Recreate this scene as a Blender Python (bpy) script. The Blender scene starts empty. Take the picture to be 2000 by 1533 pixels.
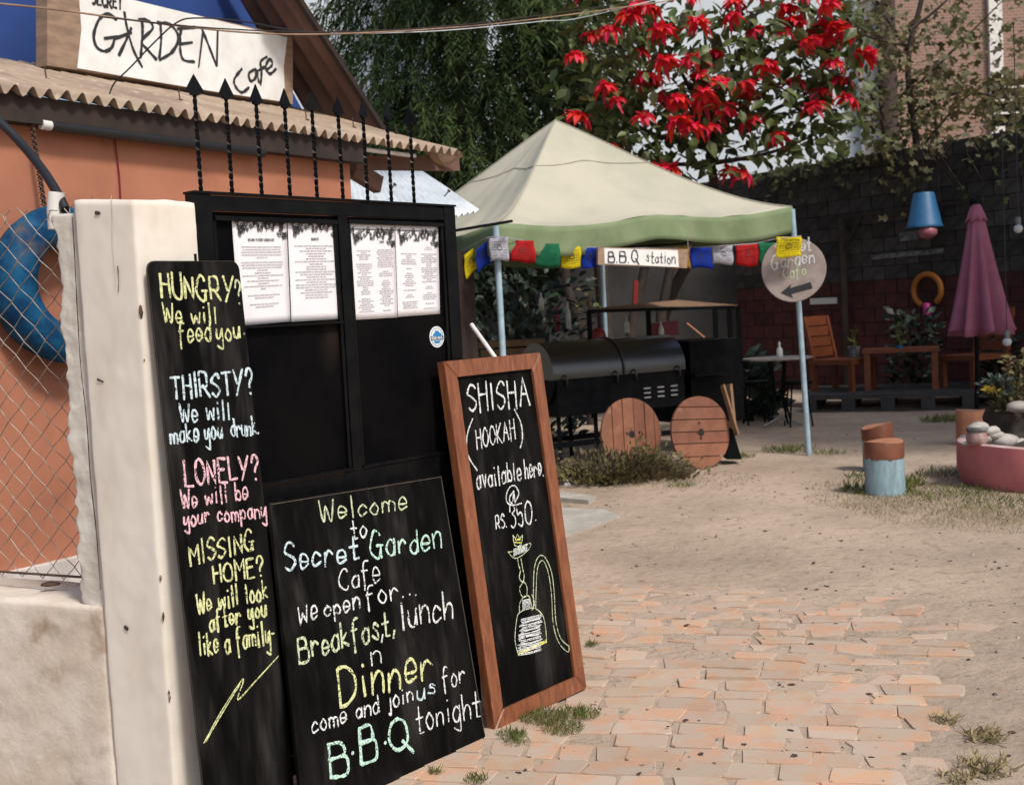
import bpy, math, random
import numpy as np
from mathutils import Vector, Matrix, noise
random.seed(7); rng = np.random.default_rng(7)
sc = bpy.context.scene; COL = sc.collection
PI = math.pi
# ------------------------------------------------------------------ camera
FPX = 2350.0; EYE = Vector((0, 0, 1.5))
PITCH = math.atan(152 / FPX); ROLL = math.radians(2.98)
Fw = Vector((0, math.cos(PITCH), -math.sin(PITCH)))
_r0 = Vector((1, 0, 0)); _u0 = Vector((0, math.sin(PITCH), math.cos(PITCH)))
Rw = _r0 * math.cos(ROLL) - _u0 * math.sin(ROLL)
Uw = _r0 * math.sin(ROLL) + _u0 * math.cos(ROLL)
cd = bpy.data.cameras.new('camera'); cam = bpy.data.objects.new('camera', cd); COL.objects.link(cam)
cam.matrix_world = Matrix(((Rw.x, Uw.x, -Fw.x, EYE.x), (Rw.y, Uw.y, -Fw.y, EYE.y), (Rw.z, Uw.z, -Fw.z, EYE.z), (0, 0, 0, 1)))
cd.sensor_width = 36; cd.lens = 36 * FPX / 2000; cd.clip_start = .1; cd.clip_end = 500
cd.dof.use_dof = True; cd.dof.focus_distance = 4.1; cd.dof.aperture_fstop = 6.3
sc.camera = cam
# ------------------------------------------------------------------ light
SUN_TO = Vector((.38, -.50, .76)).normalized()      # direction towards the sun
w = bpy.data.worlds.new('World'); sc.world = w; w.use_nodes = True
nt_ = w.node_tree; bg = nt_.nodes['Background']
sky = nt_.nodes.new('ShaderNodeTexSky'); sky.sky_type = 'NISHITA'; sky.sun_disc = False
sky.sun_elevation = math.asin(SUN_TO.z); sky.sun_rotation = math.atan2(SUN_TO.x, SUN_TO.y)
sky.dust_density = 3.0; sky.air_density = 1.0
nt_.links.new(sky.outputs[0], bg.inputs[0]); bg.inputs[1].default_value = 0.125
sd = bpy.data.lights.new('sun', 'SUN'); sd.energy = 2.5; sd.angle = math.radians(9); sd.color = (1, .95, .88)
so = bpy.data.objects.new('sun', sd); COL.objects.link(so)
so.rotation_euler = SUN_TO.to_track_quat('Z', 'Y').to_euler()
sc.view_settings.view_transform = 'Standard'; sc.view_settings.look = 'None'
sc.view_settings.exposure = 0.24; sc.view_settings.gamma = 1.0; sc.view_settings.use_curve_mapping = False
# ------------------------------------------------------------------ picking points of the place
def ray(x, y): return Fw + Rw * ((x - 1000) / FPX) + Uw * ((766.5 - y) / FPX)
def G(x, y, z=0.0):
    d = ray(x, y); return EYE + d * ((z - EYE.z) / d.z)
def P(x, y, Y):
    d = ray(x, y); return EYE + d * (Y / d.y)
def PLN(x, y, p, n):
    d = ray(x, y); return EYE + d * ((p - EYE).dot(n) / d.dot(n))
Z = Vector((0, 0, 1))
# ------------------------------------------------------------------ materials
M = {}
def mat(name, c1, c2=None, scale=8, bump=0, rough=.8, metal=0, detail=6, stretch=(1, 1, 1), lo=.35, hi=.65,
        holes=0, c3=None, s3=40, lo3=.6, hi3=.75, bscale=None, var=0, island=0, trans=0, spec=.5, dist=0, obj=True):
    m = bpy.data.materials.new(name); m.use_nodes = True; t = m.node_tree; N = t.nodes; L = t.links
    b = N['Principled BSDF']; b.inputs['Roughness'].default_value = rough; b.inputs['Metallic'].default_value = metal
    b.inputs['Specular IOR Level'].default_value = spec
    col = None
    tc = N.new('ShaderNodeTexCoord'); mp = N.new('ShaderNodeMapping'); mp.inputs['Scale'].default_value = stretch
    L.new(tc.outputs['Object'], mp.inputs[0])
    def nz(s, d=detail, di=0):
        n = N.new('ShaderNodeTexNoise'); n.inputs['Scale'].default_value = s; n.inputs['Detail'].default_value = d
        n.inputs['Roughness'].default_value = .62; n.inputs['Distortion'].default_value = di
        L.new(mp.outputs[0], n.inputs['Vector']); return n.outputs[0]
    def ramp(src, a, b_):
        r = N.new('ShaderNodeMapRange'); r.interpolation_type = 'SMOOTHSTEP'
        r.inputs[1].default_value = a; r.inputs[2].default_value = b_; L.new(src, r.inputs[0]); return r.outputs[0]
    def mix(f, A, B):
        x = N.new('ShaderNodeMix'); x.data_type = 'RGBA'
        if isinstance(f, float): x.inputs[0].default_value = f
        else: L.new(f, x.inputs[0])
        for s, v in ((x.inputs[6], A), (x.inputs[7], B)):
            if isinstance(v, tuple): s.default_value = (*v, 1)
            else: L.new(v, s)
        return x.outputs[2]
    col = c1
    if c2: col = mix(ramp(nz(scale, di=dist), lo, hi), col, c2)
    if c3: col = mix(ramp(nz(s3, 3), lo3, hi3), col, c3)
    if var or island:
        if island:
            g = N.new('ShaderNodeNewGeometry'); src = g.outputs['Random Per Island']; v = island
        else:
            g = N.new('ShaderNodeObjectInfo'); src = g.outputs['Random']; v = var
        r = N.new('ShaderNodeMapRange'); r.inputs[3].default_value = 1 - v; r.inputs[4].default_value = 1 + v; L.new(src, r.inputs[0])
        h = N.new('ShaderNodeHueSaturation'); L.new(r.outputs[0], h.inputs['Value'])
        r2 = N.new('ShaderNodeMapRange'); r2.inputs[3].default_value = .5 - v * .05; r2.inputs[4].default_value = .5 + v * .03
        ml = N.new('ShaderNodeMath'); ml.operation = 'FRACT'; m3 = N.new('ShaderNodeMath'); m3.operation = 'MULTIPLY'; m3.inputs[1].default_value = 7.31
        L.new(src, m3.inputs[0]); L.new(m3.outputs[0], ml.inputs[0]); L.new(ml.outputs[0], r2.inputs[0]); L.new(r2.outputs[0], h.inputs['Hue'])
        if isinstance(col, tuple): h.inputs['Color'].default_value = (*col, 1)
        else: L.new(col, h.inputs['Color'])
        col = h.outputs[0]
    if isinstance(col, tuple): b.inputs['Base Color'].default_value = (*col, 1)
    else: L.new(col, b.inputs['Base Color'])
    if bump:
        bn = N.new('ShaderNodeBump'); bn.inputs['Strength'].default_value = min(1, bump * 25); bn.inputs['Distance'].default_value = bump
        L.new(nz(bscale or scale * 3, 8), bn.inputs['Height']); L.new(bn.outputs[0], b.inputs['Normal'])
    if holes:
        tr = N.new('ShaderNodeBsdfTransparent'); ms = N.new('ShaderNodeMixShader'); g1 = ramp(nz(150, 2), .50, .60); g2 = ramp(nz(26, 3), .42, .66)
        mm = N.new('ShaderNodeMath'); mm.operation = 'MULTIPLY'; L.new(g1, mm.inputs[0]); mm2 = N.new('ShaderNodeMath'); mm2.operation = 'MULTIPLY_ADD'; L.new(g2, mm2.inputs[0]); mm2.inputs[1].default_value = holes; mm2.inputs[2].default_value = holes * .45
        L.new(mm2.outputs[0], mm.inputs[1]); o = N['Material Output']; L.new(mm.outputs[0], ms.inputs[0]); L.new(b.outputs[0], ms.inputs[1]); L.new(tr.outputs[0], ms.inputs[2]); L.new(ms.outputs[0], o.inputs[0])
    if trans:
        tr = N.new('ShaderNodeBsdfTranslucent'); ms = N.new('ShaderNodeMixShader'); ms.inputs[0].default_value = trans
        if isinstance(col, tuple): tr.inputs[0].default_value = (*col, 1)
        else: L.new(col, tr.inputs[0])
        o = N['Material Output']; L.new(b.outputs[0], ms.inputs[1]); L.new(tr.outputs[0], ms.inputs[2]); L.new(ms.outputs[0], o.inputs[0])
    M[name] = m; return m
mat('dirt', (.475, .375, .285), (.315, .245, .185), scale=.8, bump=.03, rough=.95, bscale=13, c3=(.22, .165, .12), s3=10, lo3=.52, hi3=.82, detail=9, spec=.1, lo=.3, hi=.72)
mat('slab', (.46, .43, .38), (.36, .33, .28), scale=6, bump=.003, rough=.9, spec=.2)
mat('terracotta_brick', (.54, .325, .21), (.46, .315, .215), scale=5, bump=.008, rough=.92, c3=(.455, .36, .275), s3=7, lo3=.38, hi3=.58, bscale=30, var=.11, spec=.15)
mat('plaster', (.74, .68, .59), (.62, .55, .46), scale=3.5, bump=.006, rough=.9, c3=(.48, .38, .28), s3=4, lo3=.54, hi3=.80, bscale=14, stretch=(1, 1, .45), spec=.15, lo=.40, hi=.70)
mat('low_plaster', (.70, .63, .54), (.57, .48, .385), scale=4, bump=.012, rough=.92, c3=(.36, .26, .18), s3=7, lo3=.52, hi3=.8, bscale=22, spec=.2)
mat('mortar_grey', (.66, .62, .55), (.56, .51, .44), scale=8, bump=.010, rough=.95, bscale=40, spec=.2)
mat('black_paint', (.003, .003, .004), (.006, .006, .006), scale=14, bump=.0015, rough=.34, spec=.12, c3=(.02, .016, .013), s3=6, lo3=.72, hi3=.9, bscale=50)
mat('panel_black', (.0022, .0022, .003), (.005, .0045, .0045), scale=3, bump=.001, rough=.5, c3=(.030, .021, .015), s3=2.2, lo3=.56, hi3=.85, spec=.03)
mat('slate_board', (.0025, .0023, .0023), (.009, .0085, .008), scale=5, bump=.0008, rough=.62, c3=(.040, .037, .035), s3=6, lo3=.48, hi3=.85, stretch=(2, 2, .35), spec=.04)
mat('board_edge', (.03, .024, .02), (.06, .045, .03), scale=20, rough=.8)
mat('wood_frame', (.25, .088, .038), (.16, .052, .022), scale=9, bump=.0015, rough=.42, stretch=(6, 6, .8), c3=(.40, .20, .11), s3=7, lo3=.62, hi3=.8, bscale=40)
for n_, c_ in dict(yellow=(.66, .68, .34), lime=(.58, .65, .42), white=(.72, .74, .72), blue=(.58, .70, .73), pink=(.80, .50, .54), mint=(.50, .72, .60), gold=(.78, .74, .20), ash=(.42, .42, .40)).items():
    mat('chalk_' + n_, c_, tuple(x * .28 for x in c_), scale=70, rough=.95, lo=.52, hi=.78, detail=3, spec=.1, holes=.85)
mat('paper', (.80, .78, .80), (.76, .73, .75), scale=5, rough=.7)
mat('ink', (.02, .02, .022)); mat('ink_grey', (.36, .35, .37))
mat('sticker_white', (.74, .78, .80), rough=.35); mat('sticker_blue', (.02, .20, .48), rough=.35); mat('sticker_navy', (.02, .06, .11), rough=.4)
mat('orange_plaster', (.44, .185, .11), (.36, .15, .09), scale=1.6, bump=.004, rough=.85, bscale=30, spec=.15, c3=(.31, .125, .08), s3=3.5, lo3=.52, hi3=.80)
mat('white_base', (.66, .63, .60), (.5, .45, .42), scale=6, bump=.004, rough=.9)
mat('blue_wall', (.012, .045, .19), (.016, .055, .22), scale=3, rough=.7, bump=.002)
mat('roof_tin', (.40, .305, .215), (.28, .20, .14), scale=2.2, rough=.62, c3=(.52, .42, .32), s3=6, lo3=.55, hi3=.75, bump=.001, stretch=(1, 1, 1))
mat('roof_under', (.16, .085, .062), (.11, .06, .045), scale=4, rough=.8)
mat('lid_black', (.004, .004, .005), (.008, .008, .009), scale=10, rough=.30, spec=1.0, bump=.0008, bscale=30)
mat('shed_tin', (.62, .67, .70), (.50, .54, .56), scale=5, rough=.5, metal=.1)
mat('sign_white', (.80, .80, .77), (.70, .68, .64), scale=6, rough=.7, c3=(.5, .42, .33), s3=7, lo3=.7, hi3=.85)
mat('old_wood', (.33, .22, .145), (.22, .145, .10), scale=7, rough=.85, bump=.003, stretch=(1, 1, 3))
mat('dark_wood', (.035, .020, .015), (.022, .014, .011), scale=8, rough=.8)
mat('steel_white', (.74, .72, .68), (.62, .58, .52), scale=10, rough=.5)
mat('wire_grey', (.40, .36, .31), (.22, .17, .13), scale=30, rough=.55, metal=.3)
mat('rubber', (.012, .012, .013), rough=.45)
mat('tyre_blue', (.003, .032, .09), (.008, .085, .18), scale=9, rough=.8, spec=.15, bump=.004, c3=(.10, .09, .085), s3=3, lo3=.56, hi3=.72)
mat('rust_dark', (.05, .03, .022), (.09, .05, .03), scale=20, rough=.85)
mat('canvas', (.60, .565, .45), (.50, .485, .38), scale=1.1, rough=.85, trans=.22, spec=.1)
mat('valance', (.20, .265, .135), (.27, .33, .19), scale=2.5, rough=.85, trans=.2, spec=.1)
mat('seam', (.34, .33, .26), rough=.9)
mat('pole_blue', (.36, .50, .58), (.28, .38, .44), scale=12, rough=.5)
for n_, c_ in dict(red=(.50, .02, .02), green=(.02, .16, .075), yellow=(.75, .60, .015), blue=(.012, .04, .34), white=(.52, .52, .58), ochre=(.35, .2, .05)).items():
    mat('flag_' + n_, c_, tuple(x * .72 for x in c_), scale=25, rough=.85, trans=.25, spec=.1)
mat('grill_black', (.003, .003, .004), (.006, .006, .007), scale=10, rough=.5, spec=.06, bump=.001, bscale=40)
mat('louvre', (.22, .22, .22), rough=.4)
mat('spool_wood', (.26, .105, .055), (.19, .075, .04), scale=6, rough=.75, var=.14, bump=.002, stretch=(1, 1, 1), c3=(.30, .17, .12), s3=5, lo3=.58, hi3=.8)
mat('spool_hole_shade', (.012, .008, .006))  # near-black colour standing in for shade in holes and plank gaps
mat('tan_wood', (.25, .15, .08), (.18, .10, .055), scale=9, rough=.8)
mat('stump_blue', (.27, .39, .42), (.19, .28, .31), scale=9, rough=.85, bump=.008, stretch=(2.5, 2.5, .5), c3=(.16, .15, .13), s3=7, lo3=.56, hi3=.72)
mat('stump_brown', (.19, .062, .028), (.14, .045, .02), scale=8, rough=.6, bump=.002)
mat('stump_top', (.42, .19, .10), (.33, .14, .075), scale=8, rough=.6)
mat('peach', (.50, .22, .12), (.42, .18, .10), scale=8, rough=.75)
mat('planter_pink', (.52, .165, .165), (.44, .13, .135), scale=5, rough=.8, bump=.003, c3=(.36, .20, .18), s3=7, lo3=.6, hi3=.85)
mat('rim_worn', (.58, .44, .40), (.44, .27, .24), scale=9, rough=.85)
mat('stone', (.40, .37, .33), (.30, .27, .24), scale=12, rough=.7, var=.25, bump=.002)
mat('soil', (.05, .038, .028), (.03, .024, .018), scale=12, rough=.95)
mat('pot_clay', (.30, .13, .12), (.36, .28, .25), scale=20, rough=.7)
mat('pallet_wood', (.045, .040, .038), (.03, .027, .025), scale=9, rough=.85, var=.2)
mat('orange_wood', (.20, .052, .015), (.15, .04, .013), scale=8, rough=.6)
mat('table_top', (.40, .36, .33), (.26, .2, .17), scale=8, rough=.5)
mat('dark_metal', (.004, .005, .006), rough=.5, spec=.08)
mat('block_grey', (.070, .064, .058), (.045, .041, .038), scale=9, rough=.95, bump=.006, var=.28, bscale=40, spec=.15)
mat('block_joint', (.014, .013, .012), (.02, .018, .016), scale=12, rough=.95)
mat('block_red', (.085, .020, .017), (.045, .016, .014), scale=6, rough=.9, var=.22, bump=.004)
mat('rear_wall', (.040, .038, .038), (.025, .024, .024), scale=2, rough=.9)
mat('pale_building', (.64, .70, .73), (.56, .62, .66), scale=.35, rough=.85, c3=(.46, .51, .55), s3=.8, lo3=.6, hi3=.8, stretch=(1, 1, .25))
mat('parasol_pink', (.42, .155, .22), (.37, .13, .19), scale=3, rough=.85, trans=.12, spec=.1)
mat('bucket_blue', (.02, .11, .25), (.025, .13, .29), scale=9, rough=.5, c3=(.02, .03, .05), s3=6, lo3=.70, hi3=.72)
mat('ball_pink', (.36, .12, .15), rough=.4); mat('ring_orange', (.36, .12, .01), rough=.6); mat('magenta', (.38, .02, .18), rough=.5)
mat('plastic_white', (.66, .66, .62), rough=.4); mat('board_white', (.20, .20, .20), (.06, .06, .06), scale=14, rough=.8)
mat('maroon', (.22, .012, .03), rough=.4); mat('red_paint', (.25, .02, .012), rough=.5); mat('yellow_leaf', (.42, .30, .02), rough=.7, trans=.3)
mat('glass_bulb', (.55, .56, .56), rough=.15)
mat('bark', (.06, .04, .03), (.035, .025, .02), scale=14, rough=.9, bump=.004)
mat('conifer_leaf', (.024, .045, .015), (.07, .105, .035), scale=.9, rough=.8, island=.35, trans=.25, spec=.2, lo=.42, hi=.6)
mat('olive_leaf', (.085, .10, .035), (.14, .12, .05), scale=1.2, rough=.6, island=.45, trans=.35)
mat('poin_leaf', (.075, .115, .03), (.12, .145, .05), scale=1.5, rough=.45, island=.4, trans=.25, var=0)
mat('poin_leaf_single', (.08, .12, .035), (.13, .15, .055), scale=1.5, rough=.42, var=.4, trans=.22)
mat('bract', (.78, .022, .040), (.64, .013, .024), scale=9, rough=.55, island=.30, trans=.35)
mat('bract_heart', (.45, .32, .02))
mat('shrub_leaf', (.12, .12, .038), (.15, .11, .06), scale=5, rough=.7, island=.4, trans=.25)
mat('grass_green', (.10, .14, .022), (.15, .15, .045), scale=4, rough=.7, island=.35, trans=.3)
mat('grass_dry', (.30, .235, .11), (.20, .17, .075), scale=4, rough=.8, island=.3, trans=.2)
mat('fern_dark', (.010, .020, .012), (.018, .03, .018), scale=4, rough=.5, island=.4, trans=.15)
mat('pebble', (.30, .26, .22), (.12, .10, .09), scale=1.7, rough=.9, island=.5, lo=.4, hi=.6)
# brick facade of the far house
def brick_mat():
    m = bpy.data.materials.new('far_brick'); m.use_nodes = True; t = m.node_tree; b = t.nodes['Principled BSDF']
    tc = t.nodes.new('ShaderNodeTexCoord'); mp = t.nodes.new('ShaderNodeMapping'); mp.inputs['Rotation'].default_value = (PI / 2, 0, 0)
    br = t.nodes.new('ShaderNodeTexBrick'); br.inputs['Color1'].default_value = (.30, .16, .11, 1); br.inputs['Color2'].default_value = (.24, .13, .095, 1)
    br.inputs['Mortar'].default_value = (.30, .25, .21, 1); br.inputs['Scale'].default_value = 4; br.inputs['Mortar Size'].default_value = .03
    t.links.new(tc.outputs['Object'], mp.inputs[0]); t.links.new(mp.outputs[0], br.inputs[0]); t.links.new(br.outputs[0], b.inputs['Base Color'])
    b.inputs['Roughness'].default_value = .9; M['far_brick'] = m
brick_mat()
# ------------------------------------------------------------------ mesh building
class MB:
    def __init__(s): s.v = []; s.f = []; s.mi = []; s.cur = 0; s.smooth = []; s.sm = False
    def add(s, vs, fs):
        o = len(s.v); s.v += [tuple(x) for x in vs]
        for f in fs: s.f.append(tuple(i + o for i in f)); s.mi.append(s.cur); s.smooth.append(s.sm)
        return s
    def box(s, c, ax, ay, az):          # centre and three half vectors
        c = Vector(c); ax, ay, az = Vector(ax), Vector(ay), Vector(az)
        vs = [c + ax * i + ay * j + az * k for k in (-1, 1) for j in (-1, 1) for i in (-1, 1)]
        fs = [(0, 2, 3, 1), (4, 5, 7, 6), (0, 1, 5, 4), (2, 6, 7, 3), (0, 4, 6, 2), (1, 3, 7, 5)]
        if ax.cross(ay).dot(az) < 0: fs = [f[::-1] for f in fs]
        return s.add(vs, fs)
    def beam(s, a, b, w_, h, up=Z):
        a, b = Vector(a), Vector(b); d = (b - a); L_ = d.length; d.normalize()
        x = d.cross(up); x = x.normalized() if x.length > 1e-4 else Vector((1, 0, 0)); y = x.cross(d)
        return s.box((a + b) / 2, d * L_ / 2, x * w_ / 2, y * h / 2)
    def prism(s, pts, nrm):             # polygon (front face) pushed back by nrm
        pts = [Vector(p) for p in pts]; n = len(pts); nrm = Vector(nrm)
        a = sum(((pts[i] - pts[0]).cross(pts[(i + 1) % n] - pts[0]) for i in range(1, n)), Vector())
        fr = list(range(n)); fl = a.dot(nrm) > 0
        vs = pts + [p + nrm for p in pts]
        fs = [tuple(fr), tuple(n + i for i in reversed(fr))] + [(i, n + i, n + (i + 1) % n, (i + 1) % n) for i in range(n)]
        if fl: fs = [f[::-1] for f in fs]
        return s.add(vs, fs)
    def tube(s, pts, r, k=8, cap=True):
        pts = [Vector(p) for p in pts]; n = len(pts); rs = r if isinstance(r, (list, tuple)) else [r] * n
        vs = []; ref = None
        for i, p in enumerate(pts):
            d = (pts[min(i + 1, n - 1)] - pts[max(i - 1, 0)])
            d = d.normalized() if d.length > 1e-9 else Vector(Z)
            if ref is None: ref = d.orthogonal().normalized()
            x = (ref - d * ref.dot(d)); x = x.normalized() if x.length > 1e-6 else d.orthogonal().normalized(); ref = x; y = d.cross(x)
            for j in range(k):
                a = 2 * PI * j / k; vs.append(p + (x * math.cos(a) + y * math.sin(a)) * rs[i])
        fs = [(i * k + j, i * k + (j + 1) % k, (i + 1) * k + (j + 1) % k, (i + 1) * k + j) for i in range(n - 1) for j in range(k)]
        o = s.sm; s.sm = k > 5; s.add(vs, fs); s.sm = o
        if cap: s.add(vs[:k], [tuple(range(k))[::-1]]); s.add(vs[-k:], [tuple(range(k))])
        return s
    def lathe(s, c, prof, k=20, axis=Z, fn=None, cap=True):   # prof: (r, h)
        c = Vector(c); axis = Vector(axis).normalized(); x = axis.orthogonal().normalized(); y = axis.cross(x); vs = []
        for r, h in prof:
            for j in range(k):
                a = 2 * PI * j / k; rr, hh = (r, h) if fn is None else fn(r, h, a)
                vs.append(c + axis * hh + (x * math.cos(a) + y * math.sin(a)) * rr)
        fs = [(i * k + j, i * k + (j + 1) % k, (i + 1) * k + (j + 1) % k, (i + 1) * k + j) for i in range(len(prof) - 1) for j in range(k)]
        o = s.sm; s.sm = True; s.add(vs, fs); s.sm = o
        if cap: s.add(vs[:k], [tuple(range(k))[::-1]]); s.add(vs[-k:], [tuple(range(k))])
        return s
    def ball(s, c, r, k=12, sc_=(1, 1, 1), jit=0, rot=None):
        c = Vector(c); vs = []; nr = k // 2
        for i in range(nr + 1):
            t = PI * i / nr
            for j in range(k):
                a = 2 * PI * j / k; p = Vector((math.sin(t) * math.cos(a) * sc_[0], math.sin(t) * math.sin(a) * sc_[1], math.cos(t) * sc_[2])) * r
                if jit: p *= 1 + jit * noise.noise((p + c) * (1.6 / r) * .6)
                if rot: p = rot @ p
                vs.append(c + p)
        fs = [(i * k + j, (i + 1) * k + j, (i + 1) * k + (j + 1) % k, i * k + (j + 1) % k) for i in range(nr) for j in range(k)]
        o = s.sm; s.sm = True; s.add(vs, fs); s.sm = o; return s
    def grid(s, fn, nu, nv, smooth=True):
        vs = [fn(i / nu, j / nv) for j in range(nv + 1) for i in range(nu + 1)]
        fs = [(j * (nu + 1) + i, j * (nu + 1) + i + 1, (j + 1) * (nu + 1) + i + 1, (j + 1) * (nu + 1) + i) for j in range(nv) for i in range(nu)]
        o = s.sm; s.sm = smooth; s.add(vs, fs); s.sm = o; return s
ORG = {}
def build(name, mb, mats, parent=None, origin=None, label=None, cat=None, group=None, kind=None, weld=False):
    if parent is not None: origin = ORG[parent.name]
    elif origin is None:
        zs = [v[2] for v in mb.v]; origin = Vector((sum(v[0] for v in mb.v) / len(mb.v), sum(v[1] for v in mb.v) / len(mb.v), min(zs)))
    origin = Vector(origin)
    me = bpy.data.meshes.new(name); me.from_pydata([(v[0] - origin.x, v[1] - origin.y, v[2] - origin.z) for v in mb.v], [], mb.f)
    if not isinstance(mats, (list, tuple)): mats = [mats]
    for m in mats: me.materials.append(M[m])
    me.polygons.foreach_set('material_index', mb.mi); me.polygons.foreach_set('use_smooth', mb.smooth); me.update()
    o = bpy.data.objects.new(name, me); COL.objects.link(o); ORG[o.name] = origin
    if parent is not None: o.parent = parent
    else: o.location = origin
    return tag(o, label, cat, group, kind)
def tag(o, label=None, cat=None, group=None, kind=None):
    if label: o['label'] = label
    if cat: o['category'] = cat
    if group: o['group'] = group
    if kind: o['kind'] = kind
    return o
def thing(name, label, cat, loc, group=None):
    o = bpy.data.objects.new(name, None); o.empty_display_size = .1; COL.objects.link(o); o.location = loc; ORG[o.name] = Vector(loc)
    return tag(o, label, cat, group)
def solid(o, t):
    m = o.modifiers.new('thickness', 'SOLIDIFY'); m.thickness = t; m.offset = 0; return o
PAVP = [(1030, 1165), (1110, 1140), (1300, 1138), (1480, 1155), (1640, 1165), (1800, 1200), (1905, 1232), (1900, 1270), (1830, 1310), (1900, 1375), (1840, 1420), (1800, 1470), (1830, 1533), (1850, 1660), (540, 1660), (760, 1500), (930, 1440)]
PAVG = [G(*p) for p in PAVP]
def inside(x, y):
    c = False; j = len(PAVG) - 1
    for i in range(len(PAVG)):
        if (PAVG[i].y > y) != (PAVG[j].y > y) and x < (PAVG[j].x - PAVG[i].x) * (y - PAVG[i].y) / (PAVG[j].y - PAVG[i].y) + PAVG[i].x: c = not c
        j = i
    return c
def gz(x, y):
    z = .010 * noise.noise(Vector((x * .9, y * .9, 0))) + .006 * noise.noise(Vector((x * 3.1, y * 3.1, 5)))
    if 3 < y < 7 and inside(x, y): z += (-.004 if y < 4.8 else -.0005) + .009 * noise.noise(Vector((x * 1.9, y * 1.9, 9)))
    return z
def gz0(x, y): return .010 * noise.noise(Vector((x * .9, y * .9, 0))) + .006 * noise.noise(Vector((x * 3.1, y * 3.1, 5)))
def roundbox(c, ax, ay, az, hx, hy, hz, r, nx, ny, nzz, amp, fr=6, fn=None):
    # box with rounded, uneven edges; ax/ay/az unit vectors, h* half sizes
    mb = MB(); c = Vector(c); idx = {}; vs = []
    def vert(i, j, k):
        if (i, j, k) in idx: return idx[(i, j, k)]
        p = Vector(((2 * i / nx - 1) * hx, (2 * j / ny - 1) * hy, (2 * k / nzz - 1) * hz))
        q = Vector((max(-hx + r, min(hx - r, p.x)), max(-hy + r, min(hy - r, p.y)), max(-hz + r, min(hz - r, p.z))))
        d = p - q
        nn = d.normalized() if d.length > 1e-6 else Vector(p)
        p = q + d.normalized() * r if d.length > 1e-6 else p
        wp = c + ax * p.x + ay * p.y + az * p.z
        dn = (ax * nn.x + ay * nn.y + az * nn.z).normalized()
        a = noise.noise(wp * fr) * .6 + noise.noise(wp * fr * 3.1) * .4
        wp = wp + dn * a * amp
        if fn: wp = fn(wp, p)
        vs.append(wp); idx[(i, j, k)] = len(vs) - 1; return idx[(i, j, k)]
    fs = []
    for j in range(ny):
        for k in range(nzz):
            fs.append((vert(0, j, k), vert(0, j, k + 1), vert(0, j + 1, k + 1), vert(0, j + 1, k)))
            fs.append((vert(nx, j, k), vert(nx, j + 1, k), vert(nx, j + 1, k + 1), vert(nx, j, k + 1)))
    for i in range(nx):
        for k in range(nzz):
            fs.append((vert(i, 0, k), vert(i + 1, 0, k), vert(i + 1, 0, k + 1), vert(i, 0, k + 1)))
            fs.append((vert(i, ny, k), vert(i, ny, k + 1), vert(i + 1, ny, k + 1), vert(i + 1, ny, k)))
    for i in range(nx):
        for j in range(ny):
            fs.append((vert(i, j, 0), vert(i, j + 1, 0), vert(i + 1, j + 1, 0), vert(i + 1, j, 0)))
            fs.append((vert(i, j, nzz), vert(i + 1, j, nzz), vert(i + 1, j + 1, nzz), vert(i, j + 1, nzz)))
    if ax.cross(ay).dot(az) < 0: fs = [f[::-1] for f in fs]
    mb.sm = True; mb.add(vs, fs); return mb
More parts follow.
